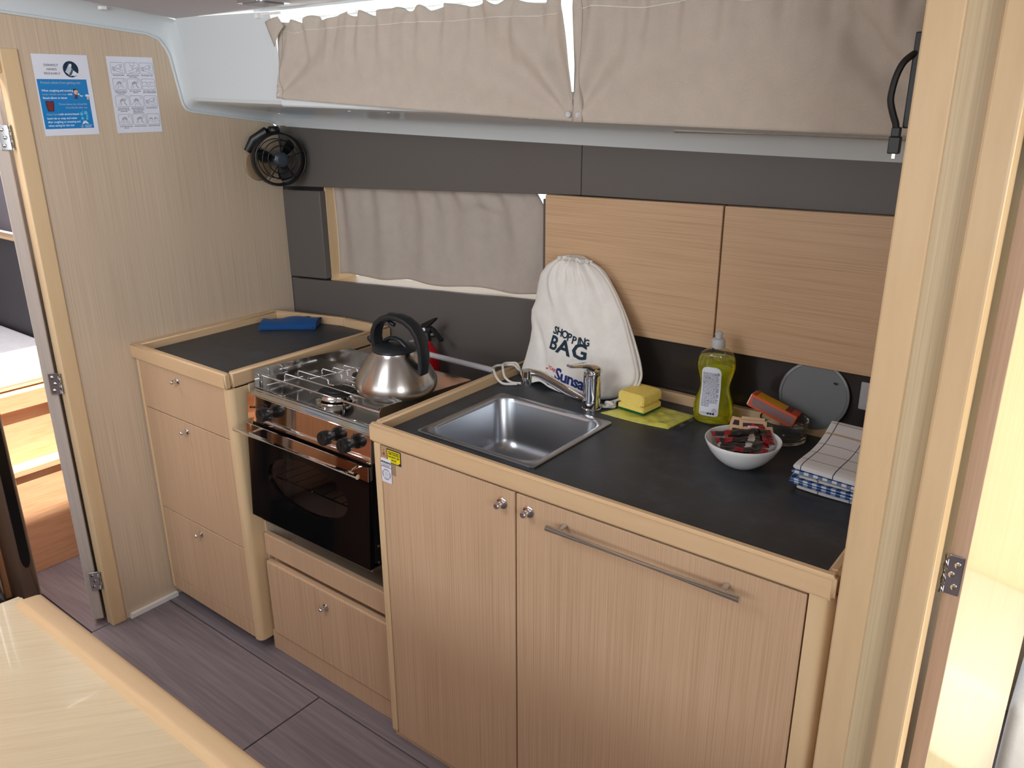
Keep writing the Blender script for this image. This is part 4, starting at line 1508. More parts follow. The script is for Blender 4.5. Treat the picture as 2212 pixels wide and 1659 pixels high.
b_ = tube(b, [(-0.072, 0, 0.147), (-0.063, 0, 0.152), (-0.056, 0, 0.154)], 0.0045, 8)
obj('linkage', b, M['kettleblack'], spt, True)

# ================================================================ FAN IN THE CORNER
fa = thing('wall_fan', 'small black round fan in the corner under the white moulding', 'fan', (0.0, 0.55, 1.41))
FC = Vector((0.108, 0.5255, 1.4145))
FA = Vector((0.93, -0.36, -0.02)).normalized()
FM = axis_to(FA)
# keep an upright frame: x sideways, y up
Fz = FA
Fx = Vector((0, 0, 1)).cross(Fz).normalized()
Fy = Fz.cross(Fx).normalized()


def FP(a, bb, c):
    return FC+Fx*a+Fy*bb+Fz*c


def ringtube(r, zc_, rt, n=56, fn=FP, sq=1.0):
    b = NB()
    rows = []
    for i in range(n):
        a = 2*PI*i/n
        ring = []
        for k in range(8):
            q = 2*PI*k/8
            rr = r+rt*math.cos(q)
            ring.append(b.verts.new(fn(rr*math.cos(a), rr*math.sin(a), zc_+rt*sq*math.sin(q))))
        rows.append(ring)
    for i in range(n):
        a, c = rows[i], rows[(i+1) % n]
        for k in range(8):
            b.faces.new((a[k], c[k], c[(k+1) % 8], a[(k+1) % 8]))
    return b


obj('front_ring', ringtube(0.0805, 0.026, 0.0026), M['fan'], fa, True)
obj('barrel_ring', ringtube(0.082, -0.006, 0.0050, sq=4.2), M['fan'], fa, True)
obj('guard_ring', ringtube(0.060, 0.030, 0.0017), M['fan'], fa, True)
obj('guard_ring', ringtube(0.043, 0.032, 0.0017), M['fan'], fa, True)
obj('guard_ring', ringtube(0.062, -0.022, 0.0014), M['fan'], fa, True)
for k in range(5):
    a = R(18+72*k)
    c, s = math.cos(a), math.sin(a)
    obj('spoke', tube(NB(), [FP(0.02*c, 0.02*s, 0.034), FP(0.06*c, 0.06*s, 0.031), FP(0.080*c, 0.080*s, 0.026), FP(0.083*c, 0.083*s, 0.0)], 0.0018, 6), M['fan'], fa, True)
b = NB()
lathe(b, [(0, -0.035), (0.022, -0.034), (0.026, -0.02), (0.026, 0.026), (0.024, 0.034), (0.019, 0.0375), (0.012, 0.0385), (0, 0.037)], 10, tuple(FC), Matrix((Fx, Fy, Fz)).transposed())
obj('hub', b, mat('fan_hub_plastic', S(44, 54, 62), 0.3), fa, True)
for k in range(3):
    b = NB()
    a0 = R(48+120*k)

    def bl(u, v, a0=a0):
        r = 0.022+0.047*u
        wdt = 0.40+0.10*math.sin(PI*u)
        if u > 0.9:
            wdt *= 0.85
        a = a0+(v-0.5)*2*wdt*(1-0.35*u)
        return FP(r*math.cos(a), r*math.sin(a), 0.004+(v-0.5)*0.022)
    grid(b, 8, 6, bl)
    modif(obj('blade', b, M['fan'], fa, True), solid=0.0016)
b = NB()
tube(b, [FP(0.0, 0.088, 0), FP(-0.03, 0.084, -0.01), FP(-0.070, 0.060, -0.02), FP(-0.090, 0.025, -0.03)], [0.008, 0.010, 0.009, 0.007], 10, True, (1.0, 1.7))
obj('mount_arm', b, M['fan'], fa, True)
b = NB()
lathe(b, [(0, 0.0), (0.017, 0.0), (0.0195, 0.004), (0.0195, 0.014), (0.016, 0.0205), (0.010, 0.022), (0, 0.022)], 20, tuple(FP(-0.006, 0.080, -0.006)), axis_to(Fy))
obj('tilt_knob', b, M['fan'], fa, True)
b = NB()
lathe(b, [(0, 0.0), (0.052, 0.0), (0.054, 0.003), (0.050, 0.008), (0.040, 0.010), (0, 0.010)], 36, (0.0005, 0.520, 1.395), axis_to((1, 0, 0)))
obj('mount_plate', b, mat('fan_plate_tan', S(150, 128, 100), 0.5), fa, True, 'tan round mounting plate')
obj('mount_neck', tube(NB(), [(0.008, 0.53, 1.41), FP(-0.01, 0.0, -0.03)], 0.012, 12), M['fan'], fa, True)

# ================================================================ POSTERS
hand_a = [(0.10, 0.10), (0.30, 0.38), (0.34, 0.62), (0.42, 0.72), (0.46, 0.60), (0.50, 0.82), (0.56, 0.80), (0.55, 0.60), (0.64, 0.80), (0.69, 0.75), (0.63, 0.56), (0.74, 0.68), (0.78, 0.62), (0.68, 0.44), (0.62, 0.30), (0.80, 0.08)]
hand_b = [(0.06, 0.30), (0.30, 0.34), (0.46, 0.48), (0.62, 0.58), (0.86, 0.66), (0.92, 0.58), (0.72, 0.48), (0.90, 0.46), (0.92, 0.38), (0.70, 0.36), (0.84, 0.30), (0.82, 0.22), (0.56, 0.24), (0.34, 0.14), (0.06, 0.08)]


def wallfn(y0, z0, x=0.002):
    return lambda a, b: (x, y0+a, z0+b)


pw, ph = 0.1455, 0.2055
py0, pz0 = -0.1365, 1.5085
p1 = obj('hygiene_poster', box(NB(), 0.0006, 0.0014, py0, py0+pw, pz0, pz0+ph), M['paper'])
tag(p1, 'laminated poster with a blue panel about disinfecting hands', 'poster')
f1 = wallfn(py0, pz0, 0.0017)
f2 = wallfn(py0, pz0, 0.0020)
f3 = wallfn(py0, pz0, 0.0023)


def fx_(u):
    return u*pw


def fy_(v):
    return ph*(1-v)


b = NB()
put_rect(b, fx_(0.02), fx_(0.915), fy_(0.915), fy_(0.302), f1)
obj('blue_panel', b, M['cyan'], p1)
b = NB()
put_poly(b, ellipse(fx_(0.66), fy_(0.178), 0.0205, 0.0205), f1)
obj('round_emblem', b, M['teal'], p1)
b = NB()
put_poly(b, [(fx_(0.60)+0.0, fy_(0.25)), (fx_(0.72), fy_(0.262)), (fx_(0.785), fy_(0.235)), (fx_(0.70), fy_(0.19)), (fx_(0.665), fy_(0.165)), (fx_(0.66), fy_(0.20))], f2)
for i in range(5):
    x0, y0 = fx_(0.605+0.012*i), fy_(0.252-0.016*i)
    x1, y1 = fx_(0.565+0.016*i), fy_(0.205-0.018*i)
    put_stroke(b, [(x0+0.006, y0-0.001), (x1, y1)], 0.0030, f2)
put_poly(b, [(fx_(0.635), fy_(0.112)), (fx_(0.685), fy_(0.112)), (fx_(0.683), fy_(0.14)), (fx_(0.665), fy_(0.155)), (fx_(0.645), fy_(0.14))], f2)
obj('emblem_hand', b, M['print_white'], p1)
b = NB()
for s, x, y in (('DISINFECT', 0.315, 0.135), ('HANDS', 0.315, 0.185), ('REGULARLY', 0.315, 0.235)):
    put_text(b, s, 0.0078, f1, fx_(x), fy_(y)-0.002, 'CENTER', 0.00012)
obj('heading', b, M['line'], p1)
b = NB()
put_text(b, 'Protect others from getting sick', 0.0080, f2, fx_(0.075), fy_(0.357), 'LEFT', 0.00022)
put_text(b, 'cover mouth and nose', 0.0069, f2, fx_(0.07), fy_(0.497), 'LEFT', 0.00012)
put_text(b, 'Throw tissue into closed bin', 0.0066, f2, fx_(0.33), fy_(0.620), 'LEFT', 0.00012)
put_text(b, 'immediately after use', 0.0066, f2, fx_(0.845), fy_(0.663), 'RIGHT', 0.00012)
put_text(b, 'Clean hands', 0.0070, f2, fx_(0.08), fy_(0.745), 'LEFT', 0.00012)
obj('grey_lettering', b, M['print_grey'], p1)
b = NB()
for s, x, y in (('When coughing and sneezing', 0.07, 0.452), ('flexed elbow or tissue', 0.07, 0.542), ('hand rub or soap and water', 0.08, 0.795), ('after coughing or sneezing and', 0.08, 0.840), ('when caring for the sick', 0.08, 0.885)):
    put_text(b, s, 0.0070, f2, fx_(x), fy_(y), 'LEFT', 0.00014)
put_text(b, 'with', 0.0070, f2, fx_(0.525), fy_(0.497), 'LEFT', 0.00014)
put_text(b, 'with alcohol-based', 0.0070, f2, fx_(0.305), fy_(0.745), 'LEFT', 0.00014)
put_text(b, 'World Health', 0.0034, f2, fx_(0.745), fy_(0.884), 'LEFT', 0.00008)
put_text(b, 'Organization', 0.0034, f2, fx_(0.745), fy_(0.903), 'LEFT', 0.00008)
for rr_ in (0.0032, 0.0021, 0.001):
    put_stroke(b, ellipse(fx_(0.695), fy_(0.892), rr_, rr_, 14)+[(fx_(0.695)+rr_, fy_(0.892))], 0.0004, f2)
put_stroke(b, [(fx_(0.695), fy_(0.91)), (fx_(0.695), fy_(0.873))], 0.0005, f2)
obj('white_lettering', b, M['print_white'], p1)
b = NB()
put_poly(b, [(fx_(0.115), fy_(0.598)), (fx_(0.235), fy_(0.598)), (fx_(0.222), fy_(0.69)), (fx_(0.13), fy_(0.69))], f3)
put_rect(b, fx_(0.105), fx_(0.245), fy_(0.598), fy_(0.582), f3)
put_rect(b, fx_(0.15), fx_(0.20), fy_(0.582), fy_(0.572), f3)
obj('bin_drawing', b, M['brown_print'], p1)
b = NB()
put_poly(b, [(fx_(0.10), fy_(0.57)), (fx_(0.25), fy_(0.57)), (fx_(0.25), fy_(0.605)), (fx_(0.232), fy_(0.697)), (fx_(0.12), fy_(0.697)), (fx_(0.10), fy_(0.605))], f2)
obj('bin_outline', b, M['teal'], p1)
b = NB()
put_poly(b, ellipse(fx_(0.675), fy_(0.445), 0.0062, 0.0058, 14), f2)
put_rect(b, fx_(0.645), fx_(0.665), fy_(0.545), fy_(0.52), f2)
put_rect(b, fx_(0.675), fx_(0.695), fy_(0.545), fy_(0.52), f2)
obj('figure_hair', b, M['hair_print'], p1)
b = NB()
put_poly(b, ellipse(fx_(0.683), fy_(0.462), 0.0058, 0.0062, 14), f3)
put_poly(b, ellipse(fx_(0.885), fy_(0.535), 0.0026, 0.0044, 12), f3)
obj('figure_face', b, M['skin_print'], p1)
b = NB()
put_rect(b, fx_(0.65), fx_(0.70), fy_(0.523), fy_(0.487), f2)
obj('figure_shirt', b, M['brown_print'], p1)
b = NB()
put_poly(b, [(fx_(0.70), fy_(0.462)), (fx_(0.74), fy_(0.48)), (fx_(0.745), fy_(0.495)), (fx_(0.705), fy_(0.492))], f3)
put_poly(b, [(fx_(0.84), fy_(0.497)), (fx_(0.88), fy_(0.487)), (fx_(0.93), fy_(0.505)), (fx_(0.90), fy_(0.525)), (fx_(0.85), fy_(0.515))], f3)
for u, v, rr_ in ((0.755, 0.505, 0.0016), (0.775, 0.51, 0.0018), (0.80, 0.507, 0.0012)):
    put_poly(b, ellipse(fx_(u), fy_(v), rr_, rr_, 10), f3)
put_poly(b, [(fx_(0.70), fy_(0.862)), (fx_(0.745), fy_(0.815)), (fx_(0.76), fy_(0.835)), (fx_(0.775), fy_(0.815)), (fx_(0.83), fy_(0.862)), (fx_(0.79), fy_(0.858)), (fx_(0.76), fy_(0.85)), (fx_(0.735), fy_(0.86))], f3)
obj('white_drawing', b, M['print_white'], p1)
b = NB()
for u, v, rr_ in ((0.72, 0.735, 0.0046), (0.80, 0.722, 0.0050), (0.725, 0.79, 0.0040), (0.82, 0.762, 0.0032), (0.81, 0.795, 0.0034), (0.745, 0.70, 0.0014)):
    put_poly(b, ellipse(fx_(u), fy_(v), rr_, rr_, 14), f2)
obj('bubble_drawing', b, mat('pale_blue_print', S(96, 184, 222), 0.5), p1)

qw, qh = 0.1375, 0.205
qy0, qz0 = 0.0610, 1.5087
p2_ = obj('handwash_poster', NB(), M['paper'])
b = NB()
vs = grid(b, 12, 1, lambda u, v: (0.0010+0.010*max(0, 0.25-u)**1.5, qy0+qw*u, qz0+qh*v))
b.to_mesh(p2_.data)
b.free()
modif(p2_, solid=0.0006)
tag(p2_, 'laminated poster with twelve small hand washing drawings', 'poster')


def qf(off):
    return lambda a, bb: (0.0010+off+0.010*max(0, 0.25-a/qw)**1.5, qy0+a, qz0+bb)


g1 = qf(0.0007)
caps = ['Wet hands with water', 'Apply enough soap to cover|all hand surfaces', 'Rub hands palm to palm', 'Right palm over left dorsum|with interlaced fingers|and vice versa', 'Palm to palm with fingers|interlaced', 'Backs of fingers to opposing|palms with fingers interlocked', 'Rotational rubbing of left|thumb clasped in right palm|and vice versa', 'Rotational rubbing backwards|and forwards with clasped|fingers of right hand in|left palm and vice versa', 'Rinse hands with water', 'Dry thoroughly with a single|use towel', 'Use towel to turn off faucet', 'And your hands are safe']
bt = NB()
rows_v = ((0.075, 0.222), (0.285, 0.425), (0.508, 0.652), (0.752, 0.893))
for r_ in range(4):
    for c_ in range(3):
        v0, v1 = rows_v[r_]
        x0, x1 = qw*(0.065+0.312*c_), qw*(0.065+0.312*c_+0.285)
        y0, y1 = qh*(1-v1), qh*(1-v0)
        b = NB()
        put_stroke(b, rrect(x0, x1, y0, y1, 0.0035, 3)+[rrect(x0, x1, y0, y1, 0.0035, 3)[0]], 0.0006, g1)
        rng = random.Random(r_*3+c_)
        sx, sy = x1-x0, y1-y0

        def T_(pts, mx=False, sc=1.0, ox=0.0, oy=0.0):
            return [(x0+sx*(ox+sc*((1-px) if mx else px)), y0+sy*(oy+sc*pyy)) for px, pyy in pts]
        n_ = r_*3+c_
        if n_ in (0, 2, 8):
            put_stroke(b, T_(hand_b, False, 0.9, 0.02, 0.25), 0.00055, g1)
            put_stroke(b, T_(hand_b, True, 0.9, 0.05, 0.02), 0.00055, g1)
        elif n_ == 1:
            put_stroke(b, T_([(0.35, 1.0), (0.35, 0.72), (0.68, 0.72), (0.68, 1.0)]), 0.00055, g1)
            put_stroke(b, T_([(0.45, 0.7), (0.48, 0.45), (0.58, 0.45), (0.6, 0.7)]), 0.00055, g1)
            put_stroke(b, T_(hand_b, False, 0.9, 0.15, -0.02), 0.00055, g1)
        elif n_ == 5:
            put_stroke(b, T_([(0, 0.66), (0.3, 0.7), (0.45, 0.6), (0.6, 0.7), (1, 0.62)]), 0.00055, g1)
            put_stroke(b, T_([(0, 0.3), (0.3, 0.36), (0.45, 0.26), (0.65, 0.3), (1, 0.36)]), 0.00055, g1)
            put_stroke(b, T_([(0.32, 0.68), (0.38, 0.46), (0.62, 0.44), (0.68, 0.64)]), 0.00055, g1)
        elif n_ == 11:
            put_stroke(b, T_(hand_a, False, 0.62, -0.04, 0.15), 0.00055, g1)
            put_stroke(b, T_(hand_a, True, 0.62, 0.42, 0.15), 0.00055, g1)
        else:
            put_stroke(b, T_(hand_a, False, 0.85, 0.0 if n_ % 2 else 0.1, 0.08), 0.00055, g1)
            put_stroke(b, T_(hand_a, True, 0.80, 0.12, 0.02), 0.00055, g1)
            put_stroke(b, T_(ellipse(0.84, 0.80, 0.09, 0.10, 10)), 0.0005, g1)
        obj('step_drawing', b, M['line'], p2_)
        for i_, s in enumerate(caps[n_].split('|')):
            put_text(bt, s, 0.0040 if len(s) < 24 else 0.0036, g1, (x0+x1)/2, y0-0.0052-0.0042*i_, 'CENTER', 0.00007, 0, 0.92)
obj('captions', bt, M['line'], p2_)


# ================================================================ CURTAINS
def curtain(name, lab, x0b, x1b, x0t, x1t, zb, zt, yfn, nu, nv, m, group=None, tiltx=0.0):
    t = thing(name, lab, 'curtain', ((x0b+x1b)/2, 0.26, zb(0.5)), group)
    b = NB()

    def fn(u, v):
        vr = v**tiltx if tiltx else v
        xl_, xr_ = x0b+(x0t-x0b)*v, x1b+(x1t-x1b)*vr
        x = xl_+(xr_-xl_)*u
        z = zb(u)+(zt(u)-zb(u))*v+0.0065*max(0, (v-0.88)/0.12)**2*math.sin(x*70+1.3*math.sin(x*31))
        return Vector((x, yfn(u, v, x, z), z))
    grid(b, nu, nv, fn)
    o = obj('cloth', b, m, t, True, angle=180)
    modif(o, solid=0.0016)
    return t, fn


def folds_upper(seed, corner_l=True):
    rng = random.Random(seed)
    ph = [rng.uniform(0, 6.28) for _ in range(8)]

    def y(u, v, x, z):
        gather = 0.0080*max(0, v-0.20)**1.5*(math.sin(x*95+ph[0])+0.6*math.sin(x*163+ph[1]))
        header = 0.0
        if v > 0.86:
            h = (v-0.86)/0.14
            header = -0.007*h*(math.sin(x*62+ph[2])+0.7*math.sin(x*118+ph[3]))-0.002*(1-abs(2*h-1))
        wl = math.exp(-u*2.2)
        th = math.atan2(v+0.02, u*4+0.02)
        rl = 0.0170*wl*math.sin(th*9+0.6)*min(1, v*2.2)*(1-0.5*v)
        wr = math.exp(-(1-u)*2.2)
        thr = math.atan2(v+0.02, (1-u)*4+0.02)
        rr = 0.0160*wr*math.sin(thr*10+1.5)*min(1, v*2.2)*(1-0.4*v)
        belly = -0.004*math.sin(PI*v)*math.sin(PI*u)
        return 0.2600+0.013*v*v-0.004*(1-v)+gather+header+rl+rr+belly
    return y


yc1 = folds_upper(3)
c1, fn1 = curtain('curtain', 'beige curtain at the left of the coachroof window with ruffled top', 0.489, 1.4305, 0.492, 1.388,
                  lambda u: 1.6005-0.046*u-0.002*math.sin(PI*u), lambda u: 1.7900+0.0012*math.sin(u*26)-0.010*math.exp(-((u-0.10)/0.03)**2)-0.004*u, yc1, 150, 40, M['curtain'], None, 1.9)
# turned out corner at the left of the header
b = NB()
grid(b, 6, 8, lambda u, v: Vector((0.466+0.030*v+0.042*u*(1-0.2*v), 0.258+0.010*u-0.006*math.sin(u*3), 1.787-0.060*v*(1-u)-0.012*u*v+0.012*u*(1-v))))
modif(obj('header_corner', b, M['curtain'], c1, True), solid=0.0016)
b = NB()
tube(b, [fn1(u/90, 0.865)+Vector((0, -0.0026, 0)) for u in range(1, 90)], 0.0007, 5)
obj('stitching', b, M['cord_white'], c1, True, 'white stitching line below the ruffle')
b = NB()
pts = [fn1(0.012, v/20)+Vector((0, -0.0022, 0)) for v in range(0, 21)]
grid(b, 3, 20, lambda u, v: fn1(0.026*u, v)+Vector((0, -0.0018-0.001*math.sin(PI*u), 0)))
modif(obj('side_hem', b, M['curtain'], c1, True), solid=0.001)


def snap(fn, u, v, parent):
    b = NB()
    p = fn(u, v)
    lathe(b, [(0, 0.0), (0.0068, 0.0), (0.0066, 0.002), (0.005, 0.0032), (0, 0.0028)], 18, tuple(p+Vector((0, -0.001, 0))), axis_to((0, -1, 0)))
    obj('snap_button', b, M['alu'], parent, True)


snap(fn1, 0.008, 0.05, c1)
snap(fn1, 0.990, 0.055, c1)
yc2 = folds_upper(11)


def yc2b(u, v, x, z):
    # slack diagonal fold towards the right hand end
    d = (x-1.985)+(1.742-z)*0.9*-1.0
    k = max(0.0, min(1.0, (x-1.955-(1.75-z)*0.95+0.02)/0.012))
    return yc2(u, v, x, z)-0.010*k+0.004*math.exp(-((x-1.90-(1.75-z)*0.8)/0.02)**2)


c2, fn2 = curtain('curtain', 'wide beige curtain at the right of the coachroof window', 1.4315, 2.112, 1.410, 2.112,
                  lambda u: 1.5540-0.015*u, lambda u: 1.792+0.004*math.sin(u*20)-0.006*u, yc2b, 130, 40, M['curtain'])
snap(fn2, 0.020, 0.055, c2)
b = NB()
tube(b, [fn2(u/60, 0.865)+Vector((0, -0.0028, 0)) for u in range(1, 60)], 0.0009, 5)
obj('stitching', b, M['cord_white'], c2, True, 'white stitching line below the ruffle')
b = NB()
grid(b, 3, 20, lambda u, v: fn2(0.034*u, v)+Vector((0, -0.0018-0.001*math.sin(PI*u), 0)))
modif(obj('side_hem', b, M['curtain'], c2, True), solid=0.001)
# thin white rail and tabs along the foot of the right curtain
rl = obj('curtain_rod', tube(NB(), [(1.66, 0.2500, 1.5405), (2.112, 0.2500, 1.5350)], 0.0032, 10), M['white'], None, True)
tag(rl, 'thin white rod along the foot of the right coachroof curtain', 'rod')


def yl(u, v, x, z):
    s = 0.0085*(1-0.7*u)*math.sin(u*34+0.4+1.2*math.sin(u*5))*(0.6+0.4*v)+0.005*math.sin(u*17+1.2)+0.005*math.sin(u*63)*v
    k = math.exp(-((u-0.74)/0.09)**2)*max(0, min(1, (v-0.80+0.9*(u-0.74)**2*12)/0.04))
    return 0.661+s-0.009*k+0.003*math.sin(u*9+v*4)


def xr_edge(v):
    return 1.066+0.022*math.sin(PI*min(1, max(0, v)))-0.03*max(0, v-0.8)/0.2


t3c = thing('curtain', 'small greyish beige curtain over the low hull window', 'curtain', (0.64, 0.66, 1.04))
b = NB()


def fn3(u, v):
    xr = xr_edge(v)
    x = 0.2005+(xr-0.2005)*u
    zbot = 1.0265+0.045*u+0.004*math.sin(u*20)
    ztop = Lz(x)+0.012-0.020*max(0, u-0.55)*math.sin(PI*min(1, max(0, (u-0.55)/0.45)))
    z = zbot+(ztop-zbot)*v
    return Vector((x, yl(u, v, x, z), z))


grid(b, 120, 36, fn3)
modif(obj('cloth', b, M['curtain_low'], t3c, True, angle=180), solid=0.0014)

# ================================================================ SHOPPING BAG
bg_ = thing('drawstring_bag', 'off white cotton drawstring bag with printed lettering leaning on the lockers', 'bag', (1.29, 0.50, 0.876))
LX = [(0.0, 1.106), (0.03, 1.096), (0.16, 1.108), (0.30, 1.117), (0.40, 1.119), (0.47, 1.113), (0.54, 1.111), (0.62, 1.121), (0.75, 1.123), (0.83, 1.128), (0.905, 1.146), (0.965, 1.176), (0.99, 1.198), (1.0, 1.212)]
RX = [(0.0, 1.40), (0.04, 1.430), (0.08, 1.446), (0.18, 1.461), (0.24, 1.461), (0.30, 1.455), (0.50, 1.420), (0.67, 1.384), (0.84, 1.341), (0.93, 1.300), (0.98, 1.273), (1.0, 1.255)]


def interp(tab, v):
    for (a, x), (b_, y) in zip(tab[:-1], tab[1:]):
        if v <= b_:
            t = (v-a)/(b_-a)
            return x+(y-x)*t
    return tab[-1][1]


def bag_pt(u, v, frontside=True):
    xl, xr = interp(LX, v), interp(RX, v)
    x = xl+(xr-xl)*u
    z = 0.8772+0.339*v
    if v < 0.12:
        z += 0.014*(1-v/0.12)*math.exp(-((u-0.30)/0.10)**2)
        z = max(0.8762, z)
    y0 = 0.520+(z-0.877)*0.175
    s = max(0.0, math.sin(PI*min(1, max(0, u))))
    d = 0.056*(1-0.55*v)*s**0.55
    if v < 0.15:
        d *= (0.93+0.07*v/0.15)
        d += 0.012*(1-v/0.15)*math.sin(u*7.0+1.0)*s
    if not frontside:
        return Vector((x, min(0.5925, y0+0.02*s*(1-0.8*v)+0.001), z))
    w = 0.0
    top = max(0.0, (v-0.66)/0.34)
    ug = 0.62+0.0*v
    gath = math.exp(-((u-ug)/0.30)**2)
    w += 0.0085*top**1.1*math.sin(u*46+1.0)*gath
    w += 0.0035*max(0, v-0.35)*math.sin(u*23+2.0+2.2*v)*s
    w += 0.0050*math.sin(u*8+v*5.0)*math.sin(v*6+1.5)*s
    w += 0.0022*math.sin(u*31+v*9)*math.sin(v*13+u*5)*s
    w += 0.0095*math.exp(-((u-0.80-0.06*v)/0.04)**2)*s*(1-v*0.4)
    w -= 0.0060*math.exp(-((u-0.70-0.02*v)/0.05)**2)*s*(1-v*0.3)
    w += 0.009*math.exp(-((u-0.10-0.55*(0.45-v))/0.04)**2)*math.exp(-((v-0.30)/0.16)**2)
    w -= 0.0080*math.exp(-((u-0.2-0.35*(0.9-v))/0.035)**2)*math.exp(-((v-0.78)/0.12)**2)
    return Vector((x, y0-d+w, z))


b = NB()
NU, NV = 96, 72
vf = grid(b, NU, NV, lambda u, v: bag_pt(u, v, True))
vb = grid(b, NU, NV, lambda u, v: bag_pt(u, v, False))
bmesh.ops.remove_doubles(b, verts=b.verts, dist=0.0)
for i in range(NU):
    b.faces.new((vf[0][i+1], vf[0][i], vb[0][i], vb[0][i+1]))
    b.faces.new((vf[NV][i], vf[NV][i+1], vb[NV][i+1], vb[NV][i]))
for j in range(NV):
    b.faces.new((vf[j][0], vf[j+1][0], vb[j+1][0], vb[j][0]))
    b.faces.new((vf[j+1][NU], vf[j][NU], vb[j][NU], vb[j+1][NU]))
obj('body', b, M['canvas'], bg_, True, angle=70)
# gathered mouth above the cord
b = NB()
grid(b, 60, 5, lambda u, v: Vector((1.196+0.094*u, bag_pt(0.35+0.6*u, 0.985).y-0.003-0.004*math.sin(u*44)-0.004*v, 1.2075+0.0100*v+0.0015*math.sin(u*30)-0.012*max(0, u-0.55)-0.010*max(0, 0.25-u)*2)))
modif(obj('ruffle', b, M['canvas'], bg_, True, angle=180), solid=0.003)


def cord(pts, r=0.0033):
    # smooth Catmull-Rom
    P = [Vector(p) for p in pts]
    out = []
    for i in range(len(P)-1):
        a, b_, c, d = P[max(0, i-1)], P[i], P[i+1], P[min(len(P)-1, i+2)]
        for k in range(6):
            t = k/6
            out.append(0.5*((2*b_)+(c-a)*t+(2*a-5*b_+4*c-d)*t*t+(3*b_-a-3*c+d)*t**3))
    out.append(P[-1])
    return tube(NB(), out, r, 8)


obj('draw_cord', cord([(1.285, 0.560, 1.205), (1.315, 0.556, 1.195), (1.352, 0.552, 1.160), (1.393, 0.545, 1.100), (1.425, 0.530, 1.045), (1.455, 0.515, 0.985), (1.466, 0.508, 0.955), (1.460, 0.500, 0.925), (1.437, 0.485, 0.897), (1.40, 0.470, 0.8815)]), M['cord_white'], bg_, True, 'white cord')
obj('draw_cord', cord([(1.28, 0.566, 1.207), (1.322, 0.562, 1.190), (1.36, 0.556, 1.150), (1.40, 0.549, 1.092), (1.437, 0.536, 1.030), (1.465, 0.522, 0.975), (1.472, 0.512, 0.945), (1.458, 0.500, 0.915), (1.425, 0.480, 0.890), (1.43, 0.462, 0.8800), (1.40, 0.455, 0.8800)]), M['cord_white'], bg_, True, 'white cord')
obj('draw_cord', cord([(1.112, 0.492, 0.905), (1.085, 0.505, 0.9095), (1.062, 0.500, 0.9065), (1.044, 0.480, 0.906), (1.050, 0.455, 0.9055), (1.068, 0.440, 0.9055), (1.085, 0.432, 0.891), (1.105, 0.434, 0.880), (1.135, 0.455, 0.8795)]), M['cord_white'], bg_, True, 'white cord')
obj('draw_cord', cord([(1.112, 0.498, 0.900), (1.090, 0.512, 0.9125), (1.072, 0.508, 0.9125), (1.062, 0.492, 0.9125), (1.070, 0.475, 0.909), (1.090, 0.458, 0.890), (1.115, 0.455, 0.880), (1.14, 0.465, 0.8795)]), M['cord_white'], bg_, True, 'white cord')
b = cord([(1.418, 0.458, 0.884), (1.432, 0.452, 0.890), (1.424, 0.446, 0.896), (1.412, 0.452, 0.890), (1.422, 0.458, 0.882), (1.405, 0.448, 0.8805), (1.385, 0.462, 0.8805)], 0.0036)
obj('cord_knot', b, M['cord_white'], bg_, True)


def bagfn(x, z):
    v = max(0.0, min(1.0, (z-0.8772)/0.339))
    xl, xr = interp(LX, v), interp(RX, v)
    u = (x-xl)/(xr-xl)
    p = bag_pt(u, v)
    return Vector((x, p.y-0.0012, z))


def bagtext(name, items, m):
    b = NB()
    for s, x, z, size, rot, bold, sp, *k in items:
        vs, fs = text2d(s, size, 'LEFT', bold, sp)
        put2d(b, ([(a*(k[0] if k else 1.0), c) for a, c in vs], fs), bagfn, x, z, rot)
    # cut long faces so that the print follows the cloth
    for _ in range(3):
        es = [e for e in b.edges if e.calc_length() > 0.006]
        if not es:
            break
        bmesh.ops.subdivide_edges(b, edges=es, cuts=1)
    bmesh.ops.triangulate(b, faces=b.faces[:])
    for v in b.verts:
        v.co = bagfn(v.co.x, v.co.z)
    return obj(name, b, m, bg_)


bagtext('printed_word', [(c, x, z, s, r, 0.0008, 1.0) for c, x, z, s, r in (
    ('S', 1.2100, 1.0215, 0.027, -0.18), ('H', 1.2215, 1.0200, 0.0285, -0.14), ('O', 1.2400, 1.0170, 0.0275, -0.1), ('P', 1.2600, 1.0120, 0.0265, -0.05),
    ('P', 1.2750, 1.0070, 0.0265, -0.05), ('I', 1.2915, 1.0060, 0.028, -0.12), ('N', 1.2990, 1.0075, 0.0275, 0.05), ('G', 1.3160, 1.0075, 0.023, 0.16))], M['navy'])
bagtext('printed_word', [('B', 1.2045, 0.9830, 0.049, -0.14, 0.0012, 1.0, 0.95), ('A', 1.2320, 0.9785, 0.050, -0.10, 0.0014, 1.0, 1.3), ('G', 1.2800, 0.9730, 0.053, 0.0, 0.0014, 1.0, 1.25)], M['navy'])
bagtext('printed_name', [('Sunsail', 1.2400, 0.9120, 0.0440, -0.15, 0.0012, 0.92)], M['blue_print'])
bagtext('printed_years', [('YEARS', 1.2130, 0.9325, 0.0120, -0.16, 0.0001, 1.05)], M['red_print'])
bagtext('printed_line', [('CANA BAG', 1.2120, 0.8915, 0.0185, -0.17, 0.0004, 1.05)], M['ink'])
b = NB()
